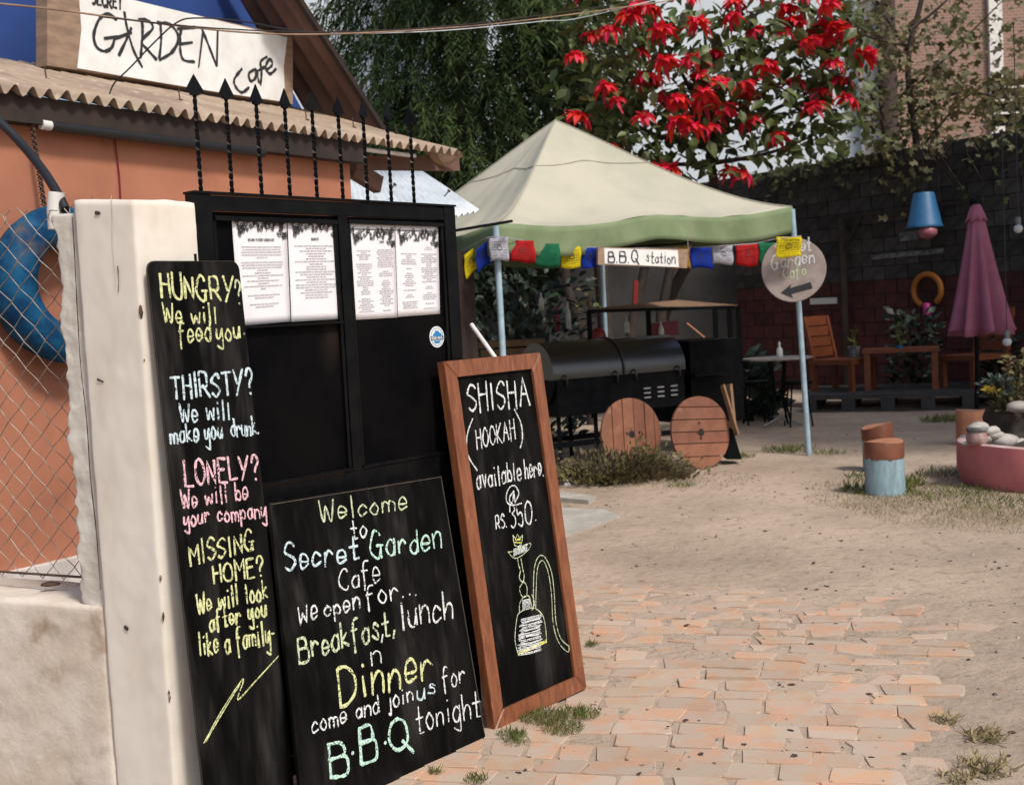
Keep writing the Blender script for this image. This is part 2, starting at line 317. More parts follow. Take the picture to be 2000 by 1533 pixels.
# ------------------------------------------------------------------ hand lettering: single-stroke letters
GL = {
 'ω': ('0a 14 23 38 53 64 7a',),
 'A': ('!03 3a 63', '!16 56'), 'B': ('!03 0a', '0a 4a 58 47 07', '07 57 65 53 03'), 'C': ('59 4a 2a 07 05 23 43 54',), 'D': ('!03 0a', '0a 3a 68 65 33 03'),
 'E': ('!5a 0a 03 53', '!07 47'), 'F': ('!5a 0a 03', '!07 47'), 'G': ('59 4a 2a 07 05 23 43 56', '!36 66', '!56 53'), 'H': ('!03 0a', '!53 5a', '!07 57'),
 'I': ('!1a 13',), 'J': ('!0a 4a', '3a 34 22 04'), 'K': ('!03 0a', '!5a 06 53'), 'L': ('!0a 03 53',), 'M': ('!03 0a 36 6a 63',), 'N': ('!03 0a 53 5a',),
 'O': ('3a 19 06 14 33 54 66 59 3a',), 'P': ('!03 0a', '0a 4a 58 46 06'), 'Q': ('3a 19 06 14 33 54 66 59 3a', '!45 72'), 'R': ('!03 0a', '0a 4a 58 46 06', '!26 63'),
 'S': ('59 4a 2a 08 27 46 55 44 23 04',), 'T': ('!0a 6a', '!3a 33'), 'U': ('0a 05 23 43 55 5a',), 'W': ('!0a 13 37 53 6a',), 'Y': ('!0a 26', '!6a 13'), 'X': ('!0a 53', '!5a 03'), 'V': ('!0a 33 6a',),
 'a': ('46 27 05 13 33 45 47', '!47 43'), 'b': ('!0a 03', '05 27 45 33 04'), 'c': ('46 27 05 13 44',), 'd': ('46 27 05 13 33 45', '!4a 43'), 'e': ('05 45 37 17 05 13 44',),
 'f': ('4a 2a 18 13 11', '!07 37'), 'g': ('46 27 05 13 33 45 47', '47 41 30 01'), 'h': ('!0a 03', '05 27 46 43'), 'i': ('!17 13', '.19'), 'j': ('27 21 10 01', '.29'),
 'k': ('!0a 03', '!37 05 43'), 'l': ('!1a 13',), 'm': ('!07 03', '05 17 36 33', '35 47 66 63'), 'n': ('!07 03', '05 27 46 43'), 'o': ('27 05 13 33 45 27',),
 'p': ('!07 00', '05 27 45 33 04'), 'q': ('46 27 05 13 33 45', '!47 40'), 'r': ('!07 03', '05 27 46'), 's': ('46 27 16 35 33 04',), 't': ('2a 24 23 43', '!07 47'),
 'u': ('07 04 23 34 47', '!47 43'), 'v': ('!07 23 47',), 'w': ('07 13 36 53 67',), 'y': ('07 04 24 36 47', '47 41 30 01'), 'x': ('!07 43', '!47 03'), 'z': ('!07 47 03 43',),
 '?': ('08 1a 3a 48 26 25', '.23'), '.': ('.03',), ',': ('!14 02',), "'": ('!1a 08',), '-': ('!06 26',), '~': ('.16',),
 '0': ('3a 19 06 14 33 54 66 59 3a',), '3': ('08 1a 3a 48 27 46 44 23 04',), '5': ('!4a 0a 07', '07 37 45 33 04'),
 '@': ('58 47 26 24 33 44 58 53 64 87 6a 3a 07 04 22 62',), '(': ('3b 07 04 30',), ')': ('0b 37 34 00',), ':': ('.07', '.04'), '&': ('63 08 2a 38 05 13 46',)}
WID = {' ': 3, 'i': 2, 'l': 2, 'I': 2, '.': 1.2, ',': 1.5, "'": 1.5, '1': 3, '-': 3, '~': 2}
def gw(ch):
    if ch in WID: return WID[ch]
    return max(int(p[0], 16) for s in GL[ch] for p in s.strip('!').strip('.').split()) + .0
def catmull(pts, n=5):
    if len(pts) < 3: return pts
    out = []
    for i in range(len(pts) - 1):
        p0 = pts[max(i - 1, 0)]; p1 = pts[i]; p2 = pts[i + 1]; p3 = pts[min(i + 2, len(pts) - 1)]
        for k in range(n):
            t = k / n
            out.append(tuple(.5 * (2 * p1[a] + (p2[a] - p0[a]) * t + (2 * p0[a] - 5 * p1[a] + 4 * p2[a] - p3[a]) * t * t + (3 * p1[a] - p0[a] - 3 * p2[a] + p3[a]) * t ** 3) for a in (0, 1)))
    out.append(pts[-1]); return out
def strokes(text, x0, y0, x1, y1, h, lean=-.09, wob=.5):
    """letters along a baseline, as polylines of picture points"""
    gap = 2.1; tot = sum(gw(c) for c in text) + gap * (len(text) - 1); L_ = math.hypot(x1 - x0, y1 - y0); s = L_ / tot
    bx, by = (x1 - x0) / L_, (y1 - y0) / L_; ux, uy = lean, -1.0; out = []; cx = 0
    for c in text:
        if c == ' ': cx += 3 + gap; continue
        jr = random.uniform(-.45, .45); js = random.uniform(.9, 1.12)
        for st in GL[c]:
            dot = st[0] == '.'; straight = st[0] == '!'
            pts = [(int(p[0], 16), int(p[1], 16) - 3) for p in st.strip('!.').split()]
            pts = [(a + random.uniform(-wob, wob) * .45, (b_ + random.uniform(-wob, wob) * .5) * js + jr) for a, b_ in pts]
            if dot: pts = [pts[0], (pts[0][0] + .25, pts[0][1] + .15)]
            elif straight:
                q = []
                for i in range(len(pts) - 1):
                    for k in range(3): t = k / 3; q.append((pts[i][0] * (1 - t) + pts[i + 1][0] * t, pts[i][1] * (1 - t) + pts[i + 1][1] * t))
                pts = q + [pts[-1]]
            else: pts = catmull(pts)
            out.append([(x0 + bx * (cx + a) * s + ux * b_ * h / 7, y0 + by * (cx + a) * s + uy * b_ * h / 7) for a, b_ in pts])
        cx += gw(c) + gap
    return out
def ribbons(mb, lines, width, fmap, n, lift=.0012, vary=.6, start=0):
    """raised chalk or paint strokes on a surface with normal n"""
    for li, ln in enumerate(lines):
        pts = [fmap(x, y) for x, y in ln]; q = [pts[0]]
        for p in pts[1:]:
            if (p - q[-1]).length > width * .25: q.append(p)
        if len(q) < 2: q = [pts[0], pts[0] + (pts[-1] - pts[0]).normalized() * width * .5 if (pts[-1] - pts[0]).length > 0 else pts[0] + Z * width * .5]
        q = [q[0] - (q[1] - q[0]).normalized() * width * .35] + q + [q[-1] + (q[-1] - q[-2]).normalized() * width * .35]
        vs = []; base = lift + .00012 * ((li + start) % 6); m = len(q)
        for i, p in enumerate(q):
            d = (q[min(i + 1, m - 1)] - q[max(i - 1, 0)]).normalized(); sd_ = d.cross(n).normalized()
            wv = width * .5 * (1 + vary * noise.noise(p * 60)) * (.55 if i in (0, m - 1) else 1)
            vs += [p + sd_ * wv + n * base, p + n * (base + .0005), p - sd_ * wv + n * base]
        fs = []
        for i in range(m - 1): fs += [(3 * i, 3 * i + 1, 3 * i + 4, 3 * i + 3), (3 * i + 1, 3 * i + 2, 3 * i + 5, 3 * i + 4)]
        mb.add(vs, fs)
    return mb
# ================================================================== SETTING
# --- ground: one sheet with a fine middle
xs = [-80, -50, -30, -18, -10, -6] + [-4 + .06 * i for i in range(116)] + [3 + .12 * i for i in range(52)] + [10, 13, 18, 30, 50, 80]
ys = [-60, -30, -10, 0, 2] + [3 + .06 * i for i in range(70)] + [7.3 + .12 * i for i in range(99)] + [20, 23, 28, 40, 70, 120]
mb = MB(); vs = [(x, y, gz(x, y) if 0 < y < 25 and -5 < x < 12 else 0) for y in ys for x in xs]; nx_ = len(xs)
mb.sm = True; mb.add(vs, [(j * nx_ + i, j * nx_ + i + 1, (j + 1) * nx_ + i + 1, (j + 1) * nx_ + i) for j in range(len(ys) - 1) for i in range(nx_ - 1)])
ground = build('ground', mb, 'dirt', origin=(0, 0, 0), kind='structure')
# --- foreground geometry shared by gate, pillar and boards
gn = G(385, 378, 1.91); gf = G(888, 405, 1.91); D1 = (gf - gn); GWID = D1.length; D1.normalize(); NG = Vector((D1.y, -D1.x, 0))
g0 = Vector((gn.x, gn.y, 0)); D2 = Vector((-.90, .436, 0)).normalized(); ND2 = Vector((-D2.y, D2.x, 0))   # ND2 faces the street
def gp(u, z, o=0): return g0 + D1 * u + Z * z + NG * o
def board(o0, z0, o1, z1):
    a = gp(0, z0, o0); b_ = gp(0, z1, o1); n = D1.cross(b_ - a).normalized()
    if n.dot(NG) < 0: n = -n
    up = (b_ - a).normalized()
    return a, n, up
# --- brick paving in front
pav = thing('brick_paving', None, None, (0, 5, 0)); pav['kind'] = 'structure'
def to_px(p):
    v = p - EYE; return 1000 + FPX * v.dot(Rw) / v.dot(Fw), 766.5 - FPX * v.dot(Uw) / v.dot(Fw)
sv = .128; AX = Vector((.97, -.24, 0)); AY = Vector((.24, .97, 0))
PV0 = G(1000, 1400)
def rowline(j, x):
    y = j * sv + .030 * noise.noise(Vector((x * 1.6, j * 3.7, 0))); far = max(0, min(1, (j * sv + PV0.y - 4.5) / .7))
    return y + (.010 + .042 * far) * noise.noise(Vector((x * 9, j * 7.3, 4)))
npv = 0; cand = []
random.seed(17)
for j in range(-22, 30):
    x = -4.0 + random.uniform(0, .2)
    while x < 4.5:
        wd_ = random.uniform(.15, .25) if j % 3 else random.uniform(.10, .20); x1 = x + wd_; k0, k1 = random.uniform(-.03, .03), random.uniform(-.03, .03)
        q = [PV0 + AX * (x + k0) + AY * rowline(j, x + k0), PV0 + AX * x1 + AY * rowline(j, x1), PV0 + AX * (x1 + k1) + AY * rowline(j + 1, x1 + k1), PV0 + AX * x + AY * rowline(j + 1, x)]; x = x1 + .004
        c = sum(q, Vector()) / 4
        if c.y < 3.3: continue
        if not inside(c.x + random.uniform(-.12, .12), c.y + random.uniform(-.15, .15)): continue
        cand.append((c.y, 0, j, q, c))
cand.sort(key=lambda t: t[0]); random.seed(3)
for _, i, j, q, c in cand:
    if random.random() < (.03 if c.y < 4.7 else .10 + .08 * (c.y - 4.7)) + (.25 if c.x > .42 * c.y - .15 else 0): continue
    pts = []
    for k in range(4):
        a, b_ = q[k], q[(k + 1) % 4]; pts.append(a + (b_ - a) * random.uniform(.03, .10))
        if random.random() < (.65 if c.y > 4.7 else .25): pts.append(a + (b_ - a) * random.uniform(.35, .6) + (c - (a + b_) / 2) * random.uniform(-.05, .16))
        pts.append(a + (b_ - a) * random.uniform(.86, .96))
    if random.random() < (.5 if c.y > 4.7 else .12): pts = pts[:-2] if random.random() < .5 else pts[2:]
    sh = random.uniform(.90, .985) if c.y > 4.6 else random.uniform(.94, .985); top = .001 + random.uniform(-.002, .006) * (1 if c.y > 4.6 else .5)
    tx, ty = random.uniform(-.06, .06), random.uniform(-.10, .04)
    if c.y < 4.6: tx *= .4; ty *= .3
    def hgt(p, t): return gz0(c.x, c.y) + t + (p.x - c.x) * tx + (p.y - c.y) * ty
    o_ = [c + (p - c) * sh for p in pts]; i_ = [c + (p - c) * (sh - .025) for p in pts]; n = len(pts)
    vs = [Vector((p.x, p.y, hgt(p, top))) for p in i_] + [Vector((p.x, p.y, hgt(p, top - .003))) for p in o_] + [Vector((p.x, p.y, -.03)) for p in o_]
    fs = [tuple(range(n))] + [(n + k, n + (k + 1) % n, (k + 1) % n, k) for k in range(n)] + [(2 * n + k, 2 * n + (k + 1) % n, n + (k + 1) % n, n + k) for k in range(n)]
    ar = sum(((pts[k].x * pts[(k + 1) % n].y - pts[(k + 1) % n].x * pts[k].y) for k in range(n)))
    if ar < 0: fs = [f[::-1] for f in fs]
    if npv < 300:
        b2 = MB().add(vs, fs); build('brick', b2, 'terracotta_brick', parent=pav)
    else:
        if npv == 300: rest = MB()
        rest.add(vs, fs)
    npv += 1
if npv > 300: build('brick_remainder', rest, 'terracotta_brick', parent=pav, kind='stuff')
print('paving bricks', npv)
# --- pebbles and crumbs
def leafcloud(C_, A_, N_, S_, T, F_):
    C_, A_, N_ = map(np.asarray, (C_, A_, N_)); S_ = np.asarray(S_).reshape(-1, 1, 1)
    A_ = A_ / np.linalg.norm(A_, axis=1, keepdims=True); B_ = np.cross(N_, A_); B_ /= np.linalg.norm(B_, axis=1, keepdims=True) + 1e-9; N2 = np.cross(A_, B_)
    T = np.asarray(T); V = C_[:, None, :] + S_ * (T[None, :, 0:1] * A_[:, None, :] + T[None, :, 1:2] * B_[:, None, :] + T[None, :, 2:3] * N2[:, None, :])
    k = len(T); n = len(C_); faces = [tuple(x + k * i for x in f) for i in range(n) for f in F_]
    return V.reshape(-1, 3), faces
def cloud_obj(name, parts, mats, parent=None, origin=(0, 0, 0), **kw):
    mb = MB()
    for V, F_ in parts: mb.add([tuple(x) for x in V.tolist()], F_)
    return build(name, mb, mats, parent=parent, origin=origin, **kw)
OV = [(0, 0, 0), (.35, .28, .05), (.7, .2, .04), (1, 0, -.10), (.7, -.2, .04), (.35, -.28, .05), (.35, 0, 0), (.7, 0, -.03)]
OVF = [(0, 6, 1), (1, 6, 7, 2), (2, 7, 3), (0, 5, 6), (5, 4, 7, 6), (4, 3, 7)]
NEED = [(0, -.035, 0), (.55, -.05, .0), (1, 0, -.12), (.55, .05, 0), (0, .035, 0)]; NEEDW = [(0, -.05, 0), (.5, -.085, .0), (1, 0, -.15), (.5, .085, 0), (0, .05, 0)]; NEEDF = [(0, 1, 3, 4), (1, 2, 3)]
def dirs(n): v = rng.normal(size=(n, 3)); return v / np.linalg.norm(v, axis=1, keepdims=True)
TET = [(-.5, -.4, 0), (.5, -.3, 0), (0, .5, 0), (.05, 0, .45)]; TETF = [(0, 1, 3), (1, 2, 3), (2, 0, 3)]
n = 900; yy = 3.6 + 9 * rng.random(n) ** 1.3; xx = (rng.random(n) * 1.0 - .05) * yy * .47
dz = np.array([gz(a, b_) for a, b_ in zip(xx, yy)]); hd = dirs(n); hd[:, 2] = 0
V, F_ = leafcloud(np.stack([xx, yy, dz], 1), hd, np.tile([0, 0, 1.], (n, 1)), rng.random(n) ** 4 * .022 + .004, TET, TETF)
cloud_obj('pebbles', [(V, F_)], 'pebble', kind='stuff', label='small pebbles and crumbs of clay scattered over the sandy yard', origin=(0, 0, 0))
n = 420; yy = 3.8 + 9.5 * rng.random(n) ** 1.2; xx = (rng.random(n) * 1.0 - .05) * yy * .47
dz = np.array([gz0(a, b_) + .003 for a, b_ in zip(xx, yy)]); hd = dirs(n); hd[:, 2] *= .1
V, F_ = leafcloud(np.stack([xx, yy, dz], 1), hd, dirs(n) * .35 + [0, 0, 1.], rng.random(n) ** 2 * .035 + .008, OV, OVF)
cloud_obj('leaf_litter', [(V, F_)], 'rust_dark', kind='stuff', label='small dry leaf bits and twigs scattered over the yard')
# --- concrete slab left of the yard
sl = [G(1020, 1020), G(1100, 1052), G(1212, 1012), G(1180, 1000), G(1060, 996)]
mb = MB(); mb.prism([p + Z * .022 for p in sl], -Z * .08); build('concrete_slab', mb, 'slab', kind='structure')
mb = MB(); mb.prism([G(x, y) + Z * .03 for x, y in ((1060, 976), (1150, 984), (1165, 976), (1100, 966))], -Z * .06); build('concrete_step', mb, 'slab', kind='structure')
# ================================================================== PILLAR, WALL, FENCE
PW, PD = .22, .232
C0 = gp(-.222, 0); pc = C0 + D1 * (PW / 2) - Vector((0, 0, 0)) + D2 * (PD / 2)
def topfn(wp, p):
    if p.z > .85: wp = wp + Z * (.012 * math.sin(p.y * 9) - .01 * abs(p.x) * 4)
    return wp
pil = thing('gate_pillar', 'whitewashed concrete gate pillar between the wire fence and the black gate', 'pillar', C0)
# parallelogram plan: the gate side and street side are not quite square to each other
mb = roundbox(pc + Z * .925, D1, D2, Z, PW / 2, PD / 2, .972, .006, 20, 20, 110, .0035, 9, topfn)
build('pillar_shaft', mb, 'plaster', parent=pil)
def crack(pts, wd, o_):
    mb = MB(); fm = lambda x, y: PLN(x, y, C0 + ND2 * o_, ND2); ribbons(mb, [catmull([(x + random.uniform(-2, 2), y) for x, y in pts], 6)], wd, fm, ND2, lift=.0005, vary=.9); return mb
for pts, wd in (([(216, 382), (219, 430), (221, 480), (224, 520), (228, 560)], .0025), ([(141, 425), (146, 520), (152, 620), (160, 720), (168, 820), (178, 930), (188, 1040), (195, 1150)], .004), ([(230, 520), (234, 545), (231, 570)], .003), ([(192, 741), (203, 746)], .006), ([(188, 416), (196, 417)], .009), ([(244, 1224), (248, 1228)], .012)):
    build('crack', crack(pts, wd, .0035), 'rust_dark' if wd > .0028 else 'mortar_grey', parent=pil)
for y in (611, 703, 1128, 1204, 1352, 1362):
    x = 262 + (y - 430) * .0753; q = PLN(x - 1, y, C0, ND2); mb = MB(); mb.ball(q + ND2 * .002 + D1 * .002, random.choice((.002, .003, .004, .006)), 8, (.8, .8, random.uniform(1, 4)), .8); build('chip', mb, 'rust_dark' if y % 3 else 'old_wood', parent=pil)
cL = C0 + D2 * (PD + .045) + D1 * .095
mb = roundbox(cL + Z * 1.27, D1, D2, Z, .080, .056, .60, .010, 6, 12, 110, .008, 16, lambda wp, p: wp + D2 * (.016 * noise.noise(wp * 12) + .016 * noise.noise(wp * 40)) * (1 if p.y > 0 else 0))
build('plaster_edge', mb, 'mortar_grey', parent=pil)
lw = thing('street_wall', 'low rough plastered wall under the wire fence at the left edge', 'wall', C0 + D2 * 1.3)
mb = roundbox(C0 + D2 * (PD + 1.0) + D1 * .142 + Z * .295, D1, D2, Z, .140, 1.0, .395, .014, 12, 90, 50, .008, 6)
build('wall_body', mb, 'low_plaster', parent=lw)
# chain link fence
fo = C0 + D1 * .13 + D2 * (PD + .06); FZ0, FZ1 = .73, 1.88; cell = .046
fen = thing('chain_link_fence', 'rusty chain link fence set into the whitewashed pillar at left', 'fence', fo)
nw = 26; zig = []
def wirepath(k, n0=0):
    pts = []; m = int((FZ1 - FZ0) / .0425)
    for i in range(m + 1):
        sd_ = 1 if (i + k) % 2 else -1
        pts.append(Vector((0, 0, 0)) + D2 * (sd_ * cell * .52) + Z * (i * .0425) + D1 * (.003 * (1 if (i % 2) else -1)))
    return pts
for k in range(nw):
    base = fo + D2 * (k * cell) + Z * FZ0; pts = [base + p + Vector((noise.noise(base + p * 3), noise.noise(base * 2 + p * 4), 0)) * .006 for p in wirepath(k)]
    e = pts[-1]; pts += [e + D2 * random.uniform(-.02, .02) + Z * .02, e + D2 * random.uniform(-.04, .04) + Z * random.uniform(.01, .05)]
    mb = MB(); mb.tube(pts, .0019, 5); build('wire', mb, 'wire_grey', parent=fen)
mb = MB(); mb.tube([fo + Z * (FZ0 + .012), fo + D2 * 1.3 + Z * (FZ0 + .015)], .0045, 6); build('tension_wire', mb, 'rust_dark', parent=fen)
q = PLN(100, 1140, fo, ND2)
mb = MB(); mb.ball(q + Z * .0, .022, 10, (1.5, .8, .35), .5); build('dead_leaf', mb, 'rust_dark', label='curled brown dead leaf lying on the low wall below the fence', cat='leaf')
# white pipe stub and curved hose behind the pillar
a = P(108, 412, 4.0); b_ = P(110, 376, 4.0)
mb = MB(); mb.tube([a - Z * .06, a, b_], .027, 16); st = build('pipe_stub', mb, 'steel_white', label='short white pipe standing up behind the pillar top', cat='pipe')
hp = [P(x, y, d) for x, y, d in ((-60, 195, 4.3), (0, 240, 4.25), (45, 285, 4.2), (85, 335, 4.1), (112, 378, 4.02), (128, 410, 3.98))]
def vcat(pts, n=6):
    out = []
    for i in range(len(pts) - 1):
        p0, p1, p2, p3 = pts[max(i - 1, 0)], pts[i], pts[i + 1], pts[min(i + 2, len(pts) - 1)]
        for k in range(n):
            t = k / n; out.append(.5 * (2 * p1 + (p2 - p0) * t + (2 * p0 - 5 * p1 + 4 * p2 - p3) * t * t + (3 * p1 - p0 - 3 * p2 + p3) * t ** 3))
    return out + [pts[-1]]
mb = MB(); mb.tube(vcat(hp), .016, 12); build('curved_hose', mb, 'rubber', label='black curved hose arching down to the white pipe stub', cat='hose')
# ================================================================== CAFE BUILDING
E0 = G(0, 170, 2.6); E1 = G(900, 300, 2.6); DE = (E1 - E0).normalized(); NE = Vector((DE.y, -DE.x, 0)); ELEN = (E1 - E0).length
def PF(x, y, off): return PLN(x, y, Vector((E0.x, E0.y, 0)) + NE * off, NE)
def fp(u, z, off=0): return Vector((E0.x, E0.y, 0)) + DE * u + NE * off + Z * z
bl = thing('cafe_building', 'orange and blue cafe building with corrugated tin porch roof behind the gate', 'building', fp(0, 0, -.4))
WO = -.13
rt = PF(683, 330, WO); ur = (rt - fp(0, 0, WO)).dot(DE)
mb = MB(); mb.box(fp(ur / 2 - 1, 1.27, WO - .1), DE * (ur / 2 + 1), NE * .1, Z * 1.27); build('orange_wall', mb, 'orange_plaster', parent=bl)
zb = PF(60, 1105, WO).z
mb = MB(); mb.box(fp(ur / 2 - 1, zb / 2 - .05, WO + .02), DE * (ur / 2 + 1.0), NE * .035, Z * (zb / 2 + .05)); build('white_plinth', mb, 'white_base', parent=bl)
# porch roof
zt = PF(0, 115, -1.5).z; z_e = 2.6
def corr(fa, nu, nv, amp, pitch, lu, nrm):
    def f(u, v):
        p = fa(u, v); return p + nrm * amp * math.cos(2 * PI * u * lu / pitch) + Vector((0, 0, .010 * noise.noise(p * 2.3)))
    return f
u0, u1 = -1.6, ELEN
sl_n = (Z * 1.0 - NE * -(zt - z_e) / 1.5).normalized()
def roofp(u, v): return fp(u0 + (u1 - u0) * u, z_e + (zt - z_e) * v, -1.55 * v - .012 * noise.noise(Vector((u * 40, 0, 0))))
mb = MB(); mb.grid(corr(roofp, 1, 1, .024, .088, u1 - u0, sl_n), 560, 6); pr = build('porch_roof', mb, 'roof_tin', parent=bl); solid(pr, .003)
for k, (x, y) in enumerate(((92, 152), (352, 185), (505, 226), (600, 240), (775, 262), (690, 225))):
    q = PF(x, y, -.5); mb = MB(); uu = (q - fp(0, 0)).dot(DE); zz = z_e + (zt - z_e) * .33 + .01
    mb.tube([fp(uu, zz - .03, -.5), fp(uu - .01, zz + .07, -.5)], .004, 5); mb.tube([fp(uu, zz, -.5), fp(uu, zz + .012, -.5)], .013, 8); build('roof_nail', mb, 'rust_dark', parent=bl)
# dark beam under the eave, also standing in for soffit shade; gutter pipe
mb = MB(); mb.box(fp(ur / 2 - 1, 2.53, -.085), DE * (ur / 2 + 1.05), NE * .04, Z * .062); build('eave_beam', mb, 'dark_wood', parent=bl)
mb = MB(); mb.tube([PF(395, 255, -.08), PF(540, 270, -.08), PF(810, 305, -.08)], .014, 8); build('gutter_pipe', mb, 'steel_white', parent=bl)
# wooden bits at the right end of the porch
mb = MB(); mb.beam(PF(690, 318, -.3), PF(892, 322, -.25), .05, .09); mb.beam(PF(688, 330, -.32), PF(740, 362, -.30), .06, .11); build('end_beam', mb, 'roof_under', parent=bl)
mb = MB(); mb.prism([PF(842, 288, -.2), PF(900, 296, -.1), PF(905, 306, -.12), (PF(870, 326, -.2)), (PF(840, 312, -.25))], -NE * .05); build('broken_eave', mb, 'old_wood', parent=bl)
# blue upper wall
bw_p = [PF(x, y, -1.56) for x, y in ((440, -60), (602, 236), (610, 300))]
bw_p = [Vector((fp(-3, 0, -1.56).x, fp(-3, 0, -1.56).y, zt - .12)), Vector((fp(-3, 0, -1.56).x, fp(-3, 0, -1.56).y, bw_p[0].z)), bw_p[0], bw_p[1], Vector((bw_p[1].x, bw_p[1].y, zt - .12))]
mb = MB(); mb.prism(bw_p, -NE * .15); build('blue_wall', mb, 'blue_wall', parent=bl)
# overhanging gable roof, seen from below
ga = PF(428, -60, -1.5); gb = PF(600, 232, -1.5); gc = PF(545, -60, -.85); gd = PF(754, 262, -.85)
def gabp(u, v): return (ga * (1 - v) + gb * v) * (1 - u) + (gc * (1 - v) + gd * v) * u
gn_ = (gb - ga).cross(gc - ga).normalized(); gn_ = gn_ if gn_.z > 0 else -gn_
mb = MB(); mb.grid(corr(gabp, 1, 1, .022, .16, (gc - ga).length, gn_), 70, 10); gr = build('gable_roof', mb, 'roof_under', parent=bl); solid(gr, .004)
mb = MB(); mb.beam(gc, gd, .05, .03, gn_); build('barge_board', mb, 'dark_wood', parent=bl)
# GARDEN cafe sign on the porch roof
sg = thing('garden_cafe_sign', 'white hand painted wooden GARDEN cafe sign on the porch roof', 'sign', PF(320, 165, -1.2))
def SF(x, y): return PF(x, y, -1.15)
mb = MB(); mb.prism([SF(92, -35), SF(572, 72), SF(572, 204), SF(92, 128)], -NE * .10); build('sign_board', mb, 'old_wood', parent=sg)
we = [(152, -25), (560, 74), (553, 130), (556, 200), (420, 180), (300, 160), (150, 134), (158, 60)]
mb = MB(); mb.prism([SF(x, y) + NE * .006 for x, y in we], -NE * .004); build('white_panel', mb, 'sign_white', parent=sg)
raw = [[(640, 110), (590, 80), (545, 110), (515, 195), (530, 262), (575, 287), (615, 265), (632, 208)], [(575, 216), (650, 206)],
       [(685, 72), (700, 160), (735, 280), (782, 372)], [(722, 160), (690, 235), (655, 308)], [(635, 216), (722, 184)],
       [(782, 120), (785, 180), (775, 320)], [(765, 112), (815, 116), (842, 160), (780, 230), (815, 280), (862, 332)],
       [(885, 140), (888, 230), (878, 325)], [(868, 128), (940, 140), (985, 210), (950, 290), (880, 335)],
       [(980, 162), (1078, 154)], [(1000, 160), (992, 240), (1008, 330), (1072, 345)], [(990, 248), (1060, 238)],
       [(1097, 372), (1120, 180)], [(1117, 168), (1150, 250), (1195, 366)], [(1197, 366), (1202, 178)],
       [(1335, 385), (1295, 440), (1300, 480), (1335, 515), (1375, 488)], [(1412, 385), (1375, 410), (1385, 452), (1412, 432), (1415, 385), (1430, 458)],
       [(1475, 318), (1440, 345), (1445, 400), (1440, 470)], [(1425, 395), (1462, 375)], [(1470, 392), (1505, 362), (1490, 330), (1468, 375), (1492, 412), (1525, 385)]]
lines = [catmull([(a / 2.839, b_ / 2.839) for a, b_ in s]) for s in raw]
mb = MB(); ribbons(mb, lines, .019, SF, NE, lift=.009); ribbons(mb, strokes('SECRET', 179, 10, 237, 19, 24, lean=0), .014, SF, NE, lift=.009)
build('painted_lettering', mb, 'ink', parent=sg)
# tube lamp, chain, red wire, tyre
tl = thing('tube_lamp', 'dark unlit tube lamp with white end cap under the eave', 'lamp', PF(300, 272, -.10))
mb = MB(); mb.tube([PF(98, 246, -.06), PF(515, 299, -.06)], .026, 12); build('tube_body', mb, 'rubber', parent=tl)
mb = MB(); mb.tube([PF(80, 243, -.06), PF(98, 246, -.06)], .024, 12); build('end_cap', mb, 'plastic_white', parent=tl)
mb = MB(); mb.tube(vcat([PF(95, 240, -.1), PF(160, 236, -.12), PF(240, 258, -.1), PF(350, 262, -.12)]), .004, 5); build('lamp_cable', mb, 'rubber', parent=tl)
mb = MB(); mb.tube(vcat([PF(222, 255, -.12), PF(228, 300, -.12), PF(233, 345, -.12), PF(236, 400, -.12)]), .004, 5); build('red_wire', mb, 'maroon', label='thin dark red wire running down the orange wall', cat='wire')
ty = thing('wall_ornament', 'blue painted tyre hanging as an ornament on the orange wall behind the fence', 'ornament', PF(85, 560, -.25))
tc_ = PF(128, 556, -.03); R_ = .33
mb = MB(); prof = [(.185, .04), (.195, .07), (.25, .09), (.30, .085), (.345, .06), (.362, .0), (.345, -.06), (.25, -.085), (.195, -.07), (.185, -.04)]
mb.lathe(tc_, [(r, h) for r, h in reversed(prof)], 48, axis=NE, cap=False); build('tyre_ring', mb, 'tyre_blue', parent=ty); ch = MB()
ca, cb = PF(56, 205, -.07), PF(86, 402, -.06)
for k in range(34):
    t = k / 34; p = ca + (cb - ca) * t; d = (cb - ca) / 34; s_ = DE if k % 2 else NE
    ch.tube([p + s_ * .009, p + d * .55 + s_ * .012, p + d * 1.15, p + d * .55 - s_ * .012, p, p + s_ * .009], .005, 5)
build('chain', ch, 'rust_dark', parent=ty)
# second shed roof beyond
q4 = [P(672, 335, 9.9), P(806, 326, 11.6), P(934, 412, 10.4), P(690, 470, 8.7)]
def shp(u, v): return (q4[0] * (1 - u) + q4[1] * u) * (1 - v) + (q4[3] * (1 - u) + q4[2] * u) * v
shn = (q4[1] - q4[0]).cross(q4[3] - q4[0]).normalized(); shn = shn if shn.z > 0 else -shn
sh = thing('tin_shed', 'small shed with pale corrugated tin roof behind the cafe building', 'shed', Vector(((q4[2] + q4[3]) / 2).to_tuple()) * 1.0 - Z * ((q4[2].z + q4[3].z) / 2))
mb = MB(); mb.grid(corr(shp, 1, 1, .018, .10, 1.9, shn), 200, 4); o = build('shed_roof', mb, 'shed_tin', parent=sh); solid(o, .003)
sb = [Vector((p.x, p.y, 0)) for p in q4]; cc = sum(sb, Vector()) / 4; mb = MB()
sw = [cc + (p - cc) * .9 for p in sb]; zt_ = min(p.z for p in q4) - .03
mb.prism([Vector((p.x, p.y, zt_)) for p in sw], -Z * zt_); build('shed_wall', mb, 'dark_wood', parent=sh)
